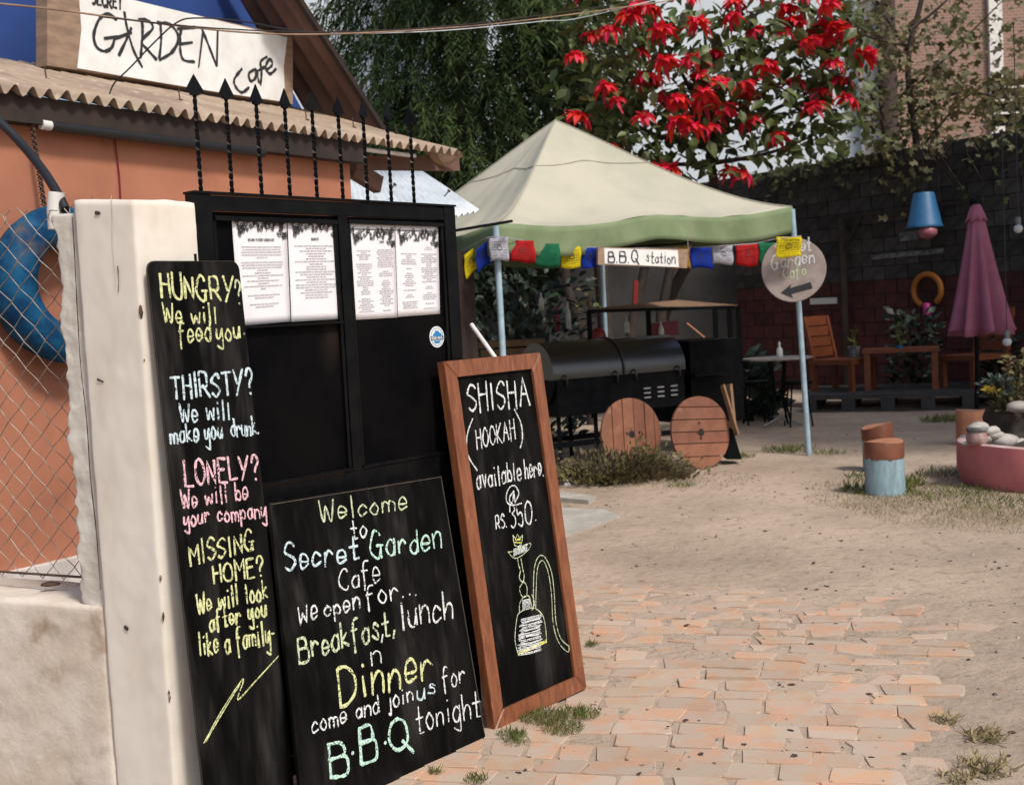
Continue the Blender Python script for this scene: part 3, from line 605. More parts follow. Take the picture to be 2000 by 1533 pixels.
for x, y, d in ((762, 372, 9.8), (868, 384, 10.3)):
    q = P(x, y, d); mb = MB(); mb.tube([q - shn * .0, q + shn * .07], .006, 5); mb.tube([q + shn * .055, q + shn * .07], .016, 6); build('roof_nail', mb, 'rust_dark', parent=sh)
# ================================================================== GATE
gt = thing('black_gate', 'black painted steel gate with menu sheets and a row of spikes', 'gate', gp(0, 0))
TH = .045
def gbox(u0_, u1_, z0_, z1_, o0, o1): 
    return MB().box(gp((u0_ + u1_) / 2, (z0_ + z1_) / 2, (o0 + o1) / 2), D1 * (u1_ - u0_) / 2, NG * (o1 - o0) / 2, Z * (z1_ - z0_) / 2)
def gpart(nm, m, *a): return build(nm, gbox(*a), m, parent=gt)
gpart('stile', 'black_paint', -.012, .050, .03, 1.91, -TH, 0); gpart('stile', 'black_paint', 1.095, 1.155, .03, 1.91, -TH, 0)
gpart('top_rail', 'black_paint', .052, 1.093, 1.862, 1.906, -TH, -.002); gpart('middle_rail', 'black_paint', .052, 1.093, .90, .995, -TH, -.002)
gpart('bottom_rail', 'black_paint', .052, 1.093, .05, .11, -TH, -.002); gpart('mullion', 'black_paint', .565, .607, .997, 1.860, -TH, -.001)
gpart('mullion', 'black_paint', .565, .607, .112, .898, -TH, -.001)
gpart('panel', 'panel_black', .052, .563, .997, 1.860, -.03, -.018); gpart('panel', 'panel_black', .609, 1.093, .997, 1.860, -.03, -.018)
gpart('panel', 'panel_black', .052, .563, .112, .898, -.03, -.018); gpart('panel', 'panel_black', .609, 1.093, .112, .898, -.03, -.018)
# thin angle beads around the panels and a cap on top
for a_ in ((.060, .560, 1.832, 1.846), (.612, 1.088, 1.836, 1.850), (.060, .560, .999, 1.010), (.612, 1.088, .999, 1.010)): gpart('bead', 'black_paint', *a_, -.018, .001)
for a_ in ((.054, .066, 1.012, 1.830), (.549, .561, 1.012, 1.830), (.611, .622, 1.012, 1.834), (1.078, 1.090, 1.012, 1.834)): gpart('bead', 'black_paint', *a_, -.018, -.004)
gpart('ledge', 'black_paint', .125, .556, 1.500, 1.507, -.017, .006); gpart('top_cap', 'black_paint', -.014, 1.157, 1.911, 1.918, -TH - .006, .006)
for hz_ in (.35, 1.62):
    mb = MB(); mb.tube([gp(-.022, hz_, -.01), gp(-.022, hz_ + .11, -.01)], .012, 10); build('hinge', mb, 'black_paint', parent=gt)
for k in range(9):
    u = .031 + .1163 * k; mb = MB(); tops = 2.215 + random.uniform(-.004, .004); tw = []
    for i in range(25):
        z = 1.918 + (tops - 1.918) * i / 24; a_ = i * .9; w_ = .0072
        for j in range(4): b3 = a_ + j * PI / 2; tw.append(gp(u + math.cos(b3) * w_, z, -.022 + math.sin(b3) * w_))
    mb.add(tw, [(i * 4 + j, i * 4 + (j + 1) % 4, i * 4 + 4 + (j + 1) % 4, i * 4 + 4 + j) for i in range(24) for j in range(4)])
    sp = build('spike_bar', mb, 'black_paint', parent=gt)
    hb = MB(); tilt = random.uniform(-.3, .5) if k != 8 else 1.3; ax = (D1 * math.cos(tilt) + NG * math.sin(tilt))
    hw = .030 if k else .033
    hb.prism([gp(u, tops - .004, -.022) - ax * hw, gp(u, tops - .004, -.022) + ax * hw, gp(u, tops + .052, -.022)], ax.cross(Z) * .004)
    hb.beam(gp(u, tops - .006, -.022) - ax * hw * .4, gp(u, tops - .006, -.022) + ax * hw * .4, .012, .01)
    build('arrowhead', hb, 'black_paint', parent=sp)
# menu sheets on the gate
def GM(x, y): return PLN(x, y, gp(0, 0, -.016), NG)
sheets = [([(452, 425), (559, 428), (567, 628), (466, 637)], 'leftmost white menu sheet with black lace ornament on the gate', 0),
          ([(561, 428), (665, 430), (667, 623), (569, 629)], 'second white menu sheet from the left, one wide column of text', 1),
          ([(679, 431), (770, 434), (776, 620), (692, 625)], 'third white menu sheet from the left, just right of the gate mullion', 2),
          ([(771, 434), (855, 438), (859, 613), (777, 619)], 'rightmost white menu sheet, above the round blue sticker', 3)]
def ring(cx, cy, r, n_=9, k0=0, k1=None): return [(cx + r * math.cos(2 * PI * i / n_), cy + r * math.sin(2 * PI * i / n_)) for i in range(k0, (k1 or n_) + 1)]
for qd, lab, si in sheets:
    qs = [GM(*p) for p in qd]
    def SM(u, v, qs=qs):
        return (qs[0] * (1 - u) + qs[1] * u) * (1 - v) + (qs[3] * (1 - u) + qs[2] * u) * v
    t = thing('menu_sheet', lab, 'menu', SM(.5, 1), 'menu sheets stuck on the gate')
    mb = MB(); mb.grid(lambda u, v: SM(u, v) + NG * (.0008 + .0015 * max(0, noise.noise(Vector((u * 3, v * 4, si)))) ), 8, 14); o = build('sheet', mb, 'paper', parent=t); solid(o, .0004)
    mb = MB(); rings = []; random.seed(11); y00 = .02 if si < 2 else .085
    env = lambda u: .075 + .07 * abs(math.sin(u * PI * 2.5 + .3)) + .03 * math.cos(u * 2 * PI)
    for k in range(46):
        u = random.uniform(.03, .97); v = y00 + random.random() * (env(u)); r = random.choice((.014, .02, .03))
        rings.append(ring(u, v, r, 7)); 
        if r > .018: rings.append(ring(u, v, r * .45, 5))
        a_ = random.uniform(0, 6.28); rings.append([(u + .04 * math.cos(a_ + s_) * s_ * .8, v + .03 * math.sin(a_ + s_) * s_ * .8) for s_ in (.4, .8, 1.2, 1.6)])
    for u in (.10, .32, .55, .72, .9): 
        v = y00 + .06 + .02 * math.sin(u * 20)
        rings += [[(u + .035 * math.cos(a_), v + .027 * math.sin(a_)), (u + .01 * math.cos(a_), v + .008 * math.sin(a_))] for a_ in [2 * PI * j / 7 for j in range(7)]]
    rings.append([(u / 12, y00) for u in range(13)])
    ribbons(mb, [[(max(.01, min(.99, a_)), b_) for a_, b_ in r_] for r_ in rings], .0022, SM, NG, lift=.0035, vary=.2, start=0); build('lace_ornament', mb, 'ink', parent=t, kind='stuff')
    mb = MB(); ln = []; random.seed(40 + si)
    def row(c, v, wd, dash=True):
        x = c - wd / 2
        while x < c + wd / 2:
            l = random.uniform(.03, .09); ln.append([(x, v), (min(x + l, c + wd / 2), v)]); x += l + .014
    if si == 0:
        for v, wd in zip([.27, .295, .32, .345, .37, .415, .44, .465, .49, .515, .54, .565, .59, .615, .64, .665, .725, .75, .81, .835], [.72, .7, .74, .74, .2, .78, .76, .74, .2, .3, .76, .2, .6, .2, .72, .1, .6, .35, .55, .34]): row(.5, v, wd)
    elif si == 1:
        for k in range(21): row(.5, .26 + k * .0255, random.choice((.38, .45, .3, .8, .62, .25)))
    else:
        for c, a_ in ((.28, .3), (.75, .26)):
            v = a_
            while v < .93:
                if random.random() < .12: v += .03
                row(c, v, random.choice((.3, .36, .2, .34, .12))); v += .0215
    ribbons(mb, ln, .0021, SM, NG, lift=.0034, vary=.2); build('printed_text', mb, 'ink_grey', parent=t, kind='stuff')
    mb = MB(); hd_ = {0: ('WELCOME TO SECRET GARDEN CAFE', .26, .74, .215), 1: ('BREAKFAST', .42, .56, .205), 2: ('LUNCH', .64, .74, .22), 3: ('DRINKS', .40, .54, .20)}[si]
    for s_ in strokes(hd_[0], hd_[1], hd_[3], hd_[2], hd_[3], .022, lean=0, wob=0): ribbons(mb, [s_], .0012, SM, NG, lift=.0036, vary=0)
    build('heading', mb, 'ink', parent=t)
# round sticker
def SK(x, y): return PLN(x, y, gp(0, 0, -.017), NG)
sc0 = SK(853, 658); sr = .039
stk = thing('round_sticker', 'round blue and white mountain sticker below the rightmost menu sheet', 'sticker', sc0)
def disc(c, r0, r1, o_, k=28, a0=0, a1=2 * PI):
    mb = MB(); vs = []
    for i in range(k + 1):
        a_ = a0 + (a1 - a0) * i / k; d = D1 * math.cos(a_) + Z * math.sin(a_); vs += [c + d * r0 + NG * o_, c + d * r1 + NG * o_]
    mb.add(vs, [(2 * i, 2 * i + 1, 2 * i + 3, 2 * i + 2) for i in range(k)]); return mb
mb = MB(); mb.lathe(sc0, [(sr, -.0005), (sr, .0010)], 32, axis=NG); build('disc', mb, 'sticker_white', parent=stk)
build('ring', disc(sc0, sr * .80, sr * .85, .0014), 'sticker_navy', parent=stk)
mb = MB(); mb.add([sc0 + D1 * sr * a_ + Z * sr * b_ + NG * .0014 for a_, b_ in ((-.66, .02), (.70, .02), (.62, .30), (.34, .42), (.18, .66), (.05, .52), (-.12, .70), (-.34, .36), (-.5, .30))], [tuple(range(9))]); build('mountain', mb, 'sticker_blue', parent=stk)
mb = MB(); mb.add([sc0 + D1 * sr * a_ + Z * sr * b_ + NG * .0018 for a_, b_ in ((-.86, -.30), (.86, -.30), (.90, .06), (-.90, .06))], [(0, 1, 2, 3)]); build('band', mb, 'sticker_navy', parent=stk)
mb = MB(); mb.add([sc0 + D1 * sr * a_ + Z * sr * b_ + NG * .0014 for a_, b_ in ((-.55, -.36), (.55, -.36), (.3, -.62), (-.3, -.62))], [(0, 1, 2, 3)][::-1]); build('lower_field', mb, 'sticker_blue', parent=stk)
mb = MB()
def SD(u, v): return sc0 + D1 * (u - .5) * 2 * sr + Z * (.5 - v) * 2 * sr
ribbons(mb, strokes('HIDDEN NEPAL', .12, .61, .88, .61, .115, lean=0, wob=0), .0016, SD, NG, lift=.0022, vary=0); build('sticker_lettering', mb, 'sticker_white', parent=stk)
# ================================================================== CHALKBOARDS
def chalk(t, fm, n, txt, x0, y0, x1, y1, h, col, wd=.0058, lean=-.09):
    mb = MB(); ribbons(mb, strokes(txt, x0, y0, x1, y1, h, lean), wd, fm, n, lift=.0012); build('chalk_lettering', mb, 'chalk_' + col, parent=t)
# HUNGRY board
a0, n0, u0_ = board(.14, 0, .035, 1.70)
def H(x, y): return PLN(x, y, a0, n0)
def bp(u, s, o=0): return a0 + D1 * u + u0_ * s + n0 * o
hb_ = thing('tall_chalkboard', 'tall narrow chalkboard leaning on the pillar, beginning HUNGRY', 'chalkboard', bp(-.05, 0))
def rcorner(c, r, a0_, a1_): return [(c[0] + r * math.cos(a0_ + (a1_ - a0_) * i / 5), c[1] + r * math.sin(a0_ + (a1_ - a0_) * i / 5)) for i in range(6)]
uL, uR, ST = -.212, .110, 1.708
pts = [(uL, 0.01), (uR, 0.01)] + rcorner((uR - .025, ST - .025), .025, 0, PI / 2) + rcorner((uL + .025, ST - .025), .025, PI / 2, PI)
mb = MB(); mb.prism([bp(*p) for p in pts], -n0 * .012); build('board_panel', mb, 'slate_board', parent=hb_)
mb = MB(); cc_ = bp(-.05, ST / 2)
mb.prism([bp(uL - .0015 if p[0] < 0 else uR + .0015, p[1], -.003) if False else bp(p[0] * 1.006, p[1] + .002, -.003) for p in pts], -n0 * .006); build('board_rim', mb, 'board_edge', parent=hb_)
K = lambda *a, **k: chalk(hb_, H, n0, *a, **k)
K('HUNGRY', 316, 583, 458, 590, 45, 'yellow', wd=.0078); K('?', 462, 592, 472, 592, 40, 'lime', wd=.006); K('ωe will', 320, 630, 424, 632, 36, 'yellow'); K('feed', 350, 668, 412, 666, 38, 'yellow'); K('you', 424, 664, 468, 660, 40, 'yellow')
K('.', 476, 652, 478, 652, 30, 'ash')
K('THIRSTY?', 336, 778, 494, 768, 45, 'blue', wd=.0078); K('ωe will.', 353, 824, 458, 820, 36, 'blue'); K('make', 333, 868, 388, 860, 36, 'blue'); K('you', 401, 860, 434, 855, 36, 'blue'); K('drunk.', 452, 852, 506, 848, 34, 'blue')
K('LONELY?', 362, 948, 505, 934, 47, 'pink', wd=.0078); K('ωe will be', 355, 993, 484, 976, 36, 'pink'); K('your company', 360, 1026, 520, 1010, 32, 'pink')
K('MISSING', 372, 1106, 496, 1074, 40, 'yellow', wd=.0065); K('HOME?', 418, 1140, 514, 1124, 36, 'yellow', wd=.0065); K('ωe will look', 386, 1197, 522, 1168, 36, 'yellow', wd=.0065)
K('after you', 410, 1230, 520, 1202, 36, 'yellow', wd=.0065); K('like a family-', 390, 1282, 538, 1256, 42, 'yellow', wd=.0065)
mb = MB(); ribbons(mb, [catmull([(398, 1450), (432, 1388), (470, 1330), (474, 1333), (464, 1366), (500, 1328), (544, 1280)]), catmull([(401, 1448), (436, 1388), (468, 1336)])], .004, H, n0); build('chalk_flourish', mb, 'chalk_yellow', parent=hb_)
# Welcome board
a1, n1, u1_ = board(.228, 0, .09, .96)
def Wf(x, y): return PLN(x, y, a1, n1)
def wp_(u, s, o=0): return a1 + D1 * u + u1_ * s + n1 * o
wb = thing('welcome_chalkboard', 'wide low chalkboard leaning on the gate, beginning Welcome to Secret Garden', 'chalkboard', wp_(.5, 0))
mb = MB(); mb.prism([wp_(*p) for p in ((.064, .004), (.910, .004), (.899, .950), (.124, .972))], -n1 * .014); build('board_panel', mb, 'slate_board', parent=wb)
for a_, b_ in (((.126, .966), (.897, .945)), ((.906, .02), (.896, .945))):
    mb = MB(); mb.beam(wp_(*a_, .0005), wp_(*b_, .0005), .0035, .003, n1); build('edge_strip', mb, 'board_edge', parent=wb)
K = lambda *a, **k: chalk(wb, Wf, n1, *a, **k)
K('ωelcome', 626, 1018, 794, 994, 38, 'lime'); K('to', 686, 1054, 716, 1048, 36, 'white'); K('Secret', 558, 1116, 700, 1092, 46, 'blue', wd=.0078); K('Garden', 726, 1092, 862, 1070, 46, 'mint', wd=.0078)
K('Cafe', 664, 1150, 742, 1136, 42, 'white'); K('We', 584, 1220, 620, 1208, 36, 'white'); K('open', 634, 1204, 702, 1186, 34, 'white'); K('for...', 716, 1184, 816, 1160, 38, 'white', wd=.006)
K('Breakfast,', 584, 1292, 772, 1238, 50, 'lime', wd=.0078); K('lunch', 784, 1232, 884, 1204, 56, 'white', wd=.0078); K('n', 726, 1300, 744, 1294, 52, 'white'); K("'", 748, 1292, 754, 1290, 52, 'white')
K('Dinner', 664, 1376, 846, 1322, 66, 'yellow', wd=.010); K('come and', 610, 1430, 740, 1390, 34, 'white'); K('join', 758, 1384, 806, 1368, 32, 'white', wd=.006); K('us', 816, 1366, 850, 1352, 34, 'blue', wd=.006); K('for', 866, 1346, 908, 1330, 38, 'white', wd=.006)
K('B', 646, 1516, 682, 1506, 70, 'mint', wd=.011); K('~B~', 686, 1500, 758, 1478, 66, 'mint', wd=.011); K('Q', 762, 1474, 806, 1462, 62, 'mint', wd=.011); K('tonight', 814, 1430, 938, 1396, 48, 'white')
# SHISHA board
a2, n2, u2_ = board(.21, 0, .06, 1.35)
def Sf(x, y): return PLN(x, y, a2, n2)
def sp_(u, s, o=0): return a2 + D1 * u + u2_ * s + n2 * o
shb = thing('shisha_chalkboard', 'brown wood framed chalkboard advertising SHISHA, standing beside the gate', 'chalkboard', sp_(1.25, 0))
A, B, S0, S1, fw = .983, 1.552, .003, 1.352, .062
mb = MB(); mb.prism([sp_(A + .02, S0 + .02, -.012), sp_(B - .02, S0 + .02, -.012), sp_(B - .02, S1 - .02, -.012), sp_(A + .02, S1 - .02, -.012)], -n2 * .012); build('slate', mb, 'slate_board', parent=shb)
a2s = a2 - n2 * .012
def Sf(x, y): return PLN(x, y, a2s, n2)
def framebar(pts4):
    mb = MB(); fr = [sp_(*p) for p in pts4]; ct = sum(fr, Vector()) / 4
    vs = [p - n2 * .035 for p in fr] + [p - n2 * .004 for p in fr] + [ct + (p - ct) * .985 + (ct - p).normalized() * .004 for p in fr]
    fs = [(0, 3, 2, 1)] + [(i, (i + 1) % 4, 4 + (i + 1) % 4, 4 + i) for i in range(4)] + [(4 + i, 4 + (i + 1) % 4, 8 + (i + 1) % 4, 8 + i) for i in range(4)] + [(8, 9, 10, 11)]
    return mb.add(vs, fs)
g_ = .0006
build('frame_side', framebar([(A, S0), (A + fw, S0 + fw + g_), (A + fw, S1 - fw - g_), (A, S1)]), 'wood_frame', parent=shb)
build('frame_side', framebar([(B, S0), (B, S1), (B - fw, S1 - fw - g_), (B - fw, S0 + fw + g_)]), 'wood_frame', parent=shb)
build('frame_top', framebar([(A, S1), (A + fw, S1 - fw), (B - fw, S1 - fw), (B, S1)]), 'wood_frame', parent=shb)
build('frame_bottom', framebar([(A, S0), (B, S0), (B - fw, S0 + fw), (A + fw, S0 + fw)]), 'wood_frame', parent=shb)
K = lambda *a, **k: chalk(shb, Sf, n2, *a, **k)
K('SHISHA', 916, 806, 1034, 794, 52, 'white', wd=.0078); K('HOOKAH', 932, 876, 1006, 858, 38, 'white', wd=.006); K('available', 932, 956, 1018, 936, 38, 'white', wd=.0065); K('here.', 1026, 934, 1062, 927, 34, 'white', wd=.0065)
K('@', 990, 984, 1014, 980, 28, 'white', wd=.0055); K('RS.', 969, 1034, 990, 1030, 26, 'white', wd=.0055); K('350.', 998, 1034, 1048, 1014, 42, 'white')
sc6 = lambda L_: [(850 + a_ / 1.871, 620 + b_ / 1.871) for a_, b_ in L_]
wh = [[(136, 370), (116, 430), (118, 500), (152, 558)], [(288, 335), (312, 385), (318, 440), (310, 476)]]
mb = MB(); ribbons(mb, [catmull(sc6(s)) for s in wh], .006, Sf, n2)
for k in range(26):
    y = 1095 + k * 5.2; x0 = 312 + random.uniform(-5, 8) - (k * .5); x1 = 385 + random.uniform(-6, 6); ribbons(mb, [sc6([(x0, y + 8), ((x0 + x1) / 2, y + random.uniform(-4, 5)), (x1, y - 10)])], .0032, Sf, n2, start=k)
for k in range(8): y = 1030 + k * 5; ribbons(mb, [sc6([(318, y + 4), (346, y - 3)])], .003, Sf, n2, start=k)
for k in range(7): y = 835 + k * 4; ribbons(mb, [sc6([(285, y + 12), (335, y - 8)])], .003, Sf, n2, start=k)
build('hookah_hatching', mb, 'chalk_white', parent=shb, kind='stuff')
hk = [[(283, 795), (290, 832), (312, 832), (318, 795), (308, 806), (300, 792), (293, 806), (283, 795)], [(296, 832), (298, 850)], [(308, 830), (310, 846)], [(265, 856), (292, 852), (346, 824), (336, 852), (292, 880), (265, 856)],
      [(300, 882), (304, 905), (310, 925), (306, 950), (318, 966), (324, 945), (318, 915), (312, 880)], [(308, 985), (322, 966), (334, 985), (332, 1015), (318, 1020), (308, 1000), (308, 985)],
      [(307, 1075), (308, 1045), (322, 1022), (342, 1018), (352, 1058)], [(304, 1234), (291, 1180), (296, 1110), (307, 1078), (355, 1060), (390, 1085), (402, 1130), (406, 1180)], [(352, 1010), (362, 1045), (352, 1068)],
      [(358, 1064), (358, 980), (362, 910), (378, 872), (400, 876), (424, 930), (434, 1010), (440, 1110), (458, 1172), (487, 1200)], [(366, 1064), (368, 985), (372, 920), (384, 890), (398, 894), (414, 940), (424, 1015), (430, 1118), (450, 1186), (484, 1222), (488, 1200)]]
mb = MB(); ribbons(mb, [catmull(sc6(s), 4) for s in hk], .0036, Sf, n2); build('hookah_drawing', mb, 'chalk_lime', parent=shb)
mb = MB(); ribbons(mb, [sc6([(304, 1230), (350, 1212), (406, 1184)]), sc6([(306, 1222), (350, 1206), (404, 1178)]), sc6([(292, 812), (310, 810)]), sc6([(290, 822), (312, 822)])], .006, Sf, n2); build('chalk_highlight', mb, 'chalk_gold', parent=shb)
mb = MB(); mb.tube([P(921, 634, 5.1), P(966, 697, 4.95), P(1010, 760, 4.8)], .0095, 10); build('white_stick', mb, 'steel_white', label='thin white stick poking up behind the framed chalkboard', cat='stick')
# ================================================================== TENT
TA = P(968, 437, 9.9); TB = P(1547, 405, 11.5); TP = P(1085, 236, 12.15); s_ = TB - TA; pr_ = Vector((-s_.y, s_.x, 0)); TD = TA + pr_; TD.z = 2.25; TC = TB + pr_; TC.z = 2.33
DT = Vector((s_.x, s_.y, 0)).normalized(); NT = Vector((DT.y, -DT.x, 0))
tn = thing('canopy_tent', 'cream and green pop up canopy tent over the barbecue', 'tent', Vector((TA.x, TA.y, 0)))
cs = [TA, TB, TC, TD]
for k in range(4):
    a_, b_ = cs[k], cs[(k + 1) % 4]
    def cf(u, v, a_=a_, b_=b_):
        e = a_ * (1 - u) + b_ * u; e = e - Z * (.055 * abs(math.sin(2 * PI * u)) ** 1.3 * (1 if k else 1)); p = e * (1 - v) + TP * v
        cv = v * (1 - v); sag = .62 * cv * (1 - v) + .10 * cv
        hem = math.sin(PI * u) * cv * .35
        wr = (.010 * math.sin(u * 34 + v * 9 + k) + .016 * noise.noise(Vector((u * 7, v * 2.5, k)))) * (1 - v) * math.sin(PI * u)
        return p - Z * (sag + hem - wr)
    mb = MB(); mb.grid(cf, 40, 26); o = build('canopy_panel', mb, 'canvas', parent=tn); solid(o, .004)
    def vf(u, v, a_=a_, b_=b_):
        e = a_ * (1 - u) + b_ * u; e = e - Z * (.055 * abs(math.sin(2 * PI * u)) ** 1.3 * (1 if k else 1)); out = (Vector((b_.y - a_.y, -(b_.x - a_.x), 0))).normalized()
        return e - Z * v * (.235 + .02 * math.sin(u * 9)) + out * (.010 + .03 * v * math.sin(u * 13 + 1) * math.sin(PI * u) + .012 * math.sin(u * 37) * v)
    mb = MB(); mb.grid(vf, 60, 5); o = build('valance', mb, 'valance', parent=tn); solid(o, .003)
def hipline(c):
    pts = []
    for i in range(15):
        v = i / 14; cv = v * (1 - v); p = c * (1 - v) + TP * v; pts.append(p - Z * (.62 * cv * (1 - v) + .10 * cv) + Z * .006)
    return pts
for c in cs: mb = MB(); mb.tube(hipline(c), .007, 5); build('seam', mb, 'seam', parent=tn)
for k in range(4):
    a_, b_ = cs[k], cs[(k + 1) % 4]; pts = []
    for i in range(13):
        u = i / 12; v = .60 + .10 * math.sin(PI * u); cv = v * (1 - v); e = a_ * (1 - u) + b_ * u - Z * .055 * abs(math.sin(2 * PI * u)) ** 1.3; p = e * (1 - v) + TP * v
        pts.append(p - Z * (.62 * cv * (1 - v) + .10 * cv + math.sin(PI * u) * cv * .35) + Z * .008 + (p - TP).normalized() * .01)
    mb = MB(); mb.tube(pts, .004, 5); build('seam', mb, 'seam', parent=tn)
bases = [G(997, 969), G(1580, 888), Vector((TC.x, TC.y, 0)), Vector((TD.x, TD.y, 0))]
for c, b_ in zip(cs, bases):
    mb = MB(); mb.tube([b_ - Z * .05, b_ * .5 + c * .5, c - Z * .02], .027, 14); build('leg', mb, 'pole_blue', parent=tn)
for k in range(4):
    a_, b_ = cs[k], cs[(k + 1) % 4]; mb = MB(); ci = ((TP - (a_ + b_) / 2) * Vector((1, 1, 0)) if False else Vector((TP.x - (a_.x + b_.x) / 2, TP.y - (a_.y + b_.y) / 2, 0)).normalized() * .07); a_ = a_ + ci; b_ = b_ + ci; mb.beam(a_ - Z * .10, b_ - Z * .10, .02, .03); mb.beam(a_ - Z * .11, (a_ + b_) / 2 - Z * .20, .015, .02); mb.beam(b_ - Z * .11, (a_ + b_) / 2 - Z * .20, .015, .02); build('scissor_bar', mb, 'dark_metal', parent=tn)
mb = MB(); mb.tube([P(880, 452, 9.3), P(1000, 432, 9.75)], .012, 8); build('awning_bar', mb, 'dark_metal', label='thin dark bar sticking out in front of the tent corner', cat='bar')
# prayer flags
fl = thing('prayer_flag_string', 'string of coloured prayer flags hung along the tent edge', 'prayer flags', P(1250, 500, 10.6))
FL = [(868, 900, 506, 545, 'green', 'dark green flag at the left end', 10.5), (905, 932, 486, 531, 'yellow', None, 10.2), (930, 957, 474, 520, 'blue', None, 10.0), (955, 992, 463, 508, 'white', None, 9.8), (993, 1043, 470, 512, 'red', None, 9.95), (1043, 1092, 476, 521, 'green', None, 10.1),
      (1095, 1133, 482, 523, 'yellow', None, 10.25), (1134, 1168, 484, 523, 'blue', None, 10.35), (1308, 1346, 481, 524, 'ochre', None, 10.9), (1347, 1388, 484, 524, 'blue', None, 10.98), (1391, 1431, 480, 516, 'white', None, 11.1), (1436, 1480, 476, 519, 'red', None, 11.2), (1480, 1514, 474, 514, 'green', None, 11.28), (1515, 1564, 463, 502, 'yellow', None, 11.1)]
cordp = [P(x, y, d) for x, y, d in ((800, 540, 11.3), (868, 505, 10.5), (905, 488, 10.2), (930, 475, 10.0), (968, 462, 9.8), (1043, 474, 10.1), (1095, 481, 10.25), (1168, 484, 10.4), (1240, 485, 10.6), (1347, 484, 10.98), (1431, 479, 11.1), (1480, 475, 11.2), (1515, 467, 11.1), (1566, 461, 11.1))]
mb = MB(); mb.tube(vcat(cordp, 3), .004, 5); build('cord', mb, 'ink_grey', parent=fl)
for i, (x0, x1, y0, y1, c, lb, d) in enumerate(FL):
    yl = y0 + (3 if i < 4 else 0) + (10 if i < 3 else 0); yr = y0 - (8 if i < 3 else 0)
    pa, pb = P(x0, yl, d), P(x1, yr, d + .04); hgt = (y1 - y0) / FPX * d
    def ff(u, v, pa=pa, pb=pb, hgt=hgt, i=i): return pa * (1 - u) + pb * u - Z * v * hgt * (1 + .05 * math.sin(u * 5 + i)) + NT * (.004 + .013 * v * math.sin(u * 6 + i * 1.7) + .01 * math.sin(v * 6 + i)) + DT * (.005 * v * math.sin(i * 2.2))
    mb = MB(); mb.grid(ff, 8, 6); o = build('flag', mb, 'flag_' + c, parent=fl, label=('%s prayer flag' % c)); solid(o, .002)
    if c in ('yellow', 'white', 'blue', 'red'):
        mb = MB()
        for r_ in range(6):
            v = .18 + r_ * .12
            ribbons(mb, [[(u, v), (u + random.uniform(.03, .08), v)] for u in np.arange(.15, .85, .11)], .004, lambda u, v: ff(u, v), NT, lift=.003)
        ribbons(mb, [ring(.5, .45, .12, 8)], .006, lambda u, v: ff(u, v), NT, lift=.004); build('flag_print', mb, 'ink', parent=o, kind='stuff')
# BBQ station sign
DB = 10.45
bs = [P(1168, 483, 10.3), P(1344, 487, 10.75), P(1342, 524, 10.75), P(1168, 517, 10.3)]
nb = (bs[1] - bs[0]).cross(bs[3] - bs[0]).normalized(); nb = nb if nb.y < 0 else -nb
bq = thing('bbq_station_sign', 'white plank sign reading B.B.Q station hanging under the tent edge', 'sign', (bs[2] + bs[3]) / 2)
mb = MB(); mb.prism(bs, -nb * .025); build('plank', mb, 'old_wood', parent=bq)
def BQ(x, y): return PLN(x, y, bs[0] + nb * .004, nb)
mb = MB(); mb.prism([BQ(1180, 485), BQ(1324, 489), BQ(1326, 522), BQ(1181, 515)], -nb * .003); build('white_panel', mb, 'sign_white', parent=bq)
mb = MB(); ribbons(mb, strokes('B.B.Q', 1188, 512, 1247, 514, 21, lean=0), .012, BQ, nb, lift=.003); ribbons(mb, strokes('station', 1262, 512, 1318, 516, 21, lean=0), .008, BQ, nb, lift=.003); build('painted_lettering', mb, 'ink', parent=bq)
mb = MB(); mb.tube([bs[0] + Z * .12, bs[0] - Z * .02], .003, 5); mb.tube([bs[1] + Z * .12, bs[1] - Z * .02], .003, 5); build('hanger_wire', mb, 'wire_grey', parent=bq)
# round sign on the tent leg
rc = P(1550, 527, 11.25); rn = Vector((-.10, -1, 0)).normalized()
rs = thing('round_garden_sign', 'round wooden Secret Garden Cafe sign with black arrow on the tent leg', 'sign', rc - Z * .3)
rr = .298
mb = MB(); mb.lathe(rc, [(rr - .004, -.022), (rr, -.018), (rr, -.002), (rr - .005, .002)], 48, axis=rn, fn=lambda r, h, a: (r * (1 + .012 * math.sin(a * 3)), h)); build('disc', mb, 'sign_grey' if 'sign_grey' in M else mat('sign_grey', (.34, .28, .25), (.25, .2, .18), scale=7, rough=.8).name, parent=rs)
def RS(x, y): return PLN(x, y, rc + rn * .0035, rn)
mb = MB(); ribbons(mb, strokes('Secret', 1516, 500, 1584, 488, 24, lean=-.05), .012, RS, rn, lift=.002); ribbons(mb, strokes('Garden', 1507, 526, 1590, 512, 24, lean=-.05), .012, RS, rn, lift=.002); build('white_lettering', mb, 'chalk_white', parent=rs)
mb = MB(); ribbons(mb, strokes('Cafe', 1530, 545, 1574, 538, 20, lean=-.05), .010, RS, rn, lift=.002); build('yellow_lettering', mb, 'chalk_lime', parent=rs)
mb = MB(); ap = [(1525, 572), (1546, 555), (1543, 563), (1583, 551), (1587, 563), (1545, 574), (1549, 582)]
mb.prism([RS(x, y) + rn * .003 for x, y in ap], -rn * .003); build('arrow', mb, 'ink', parent=rs)
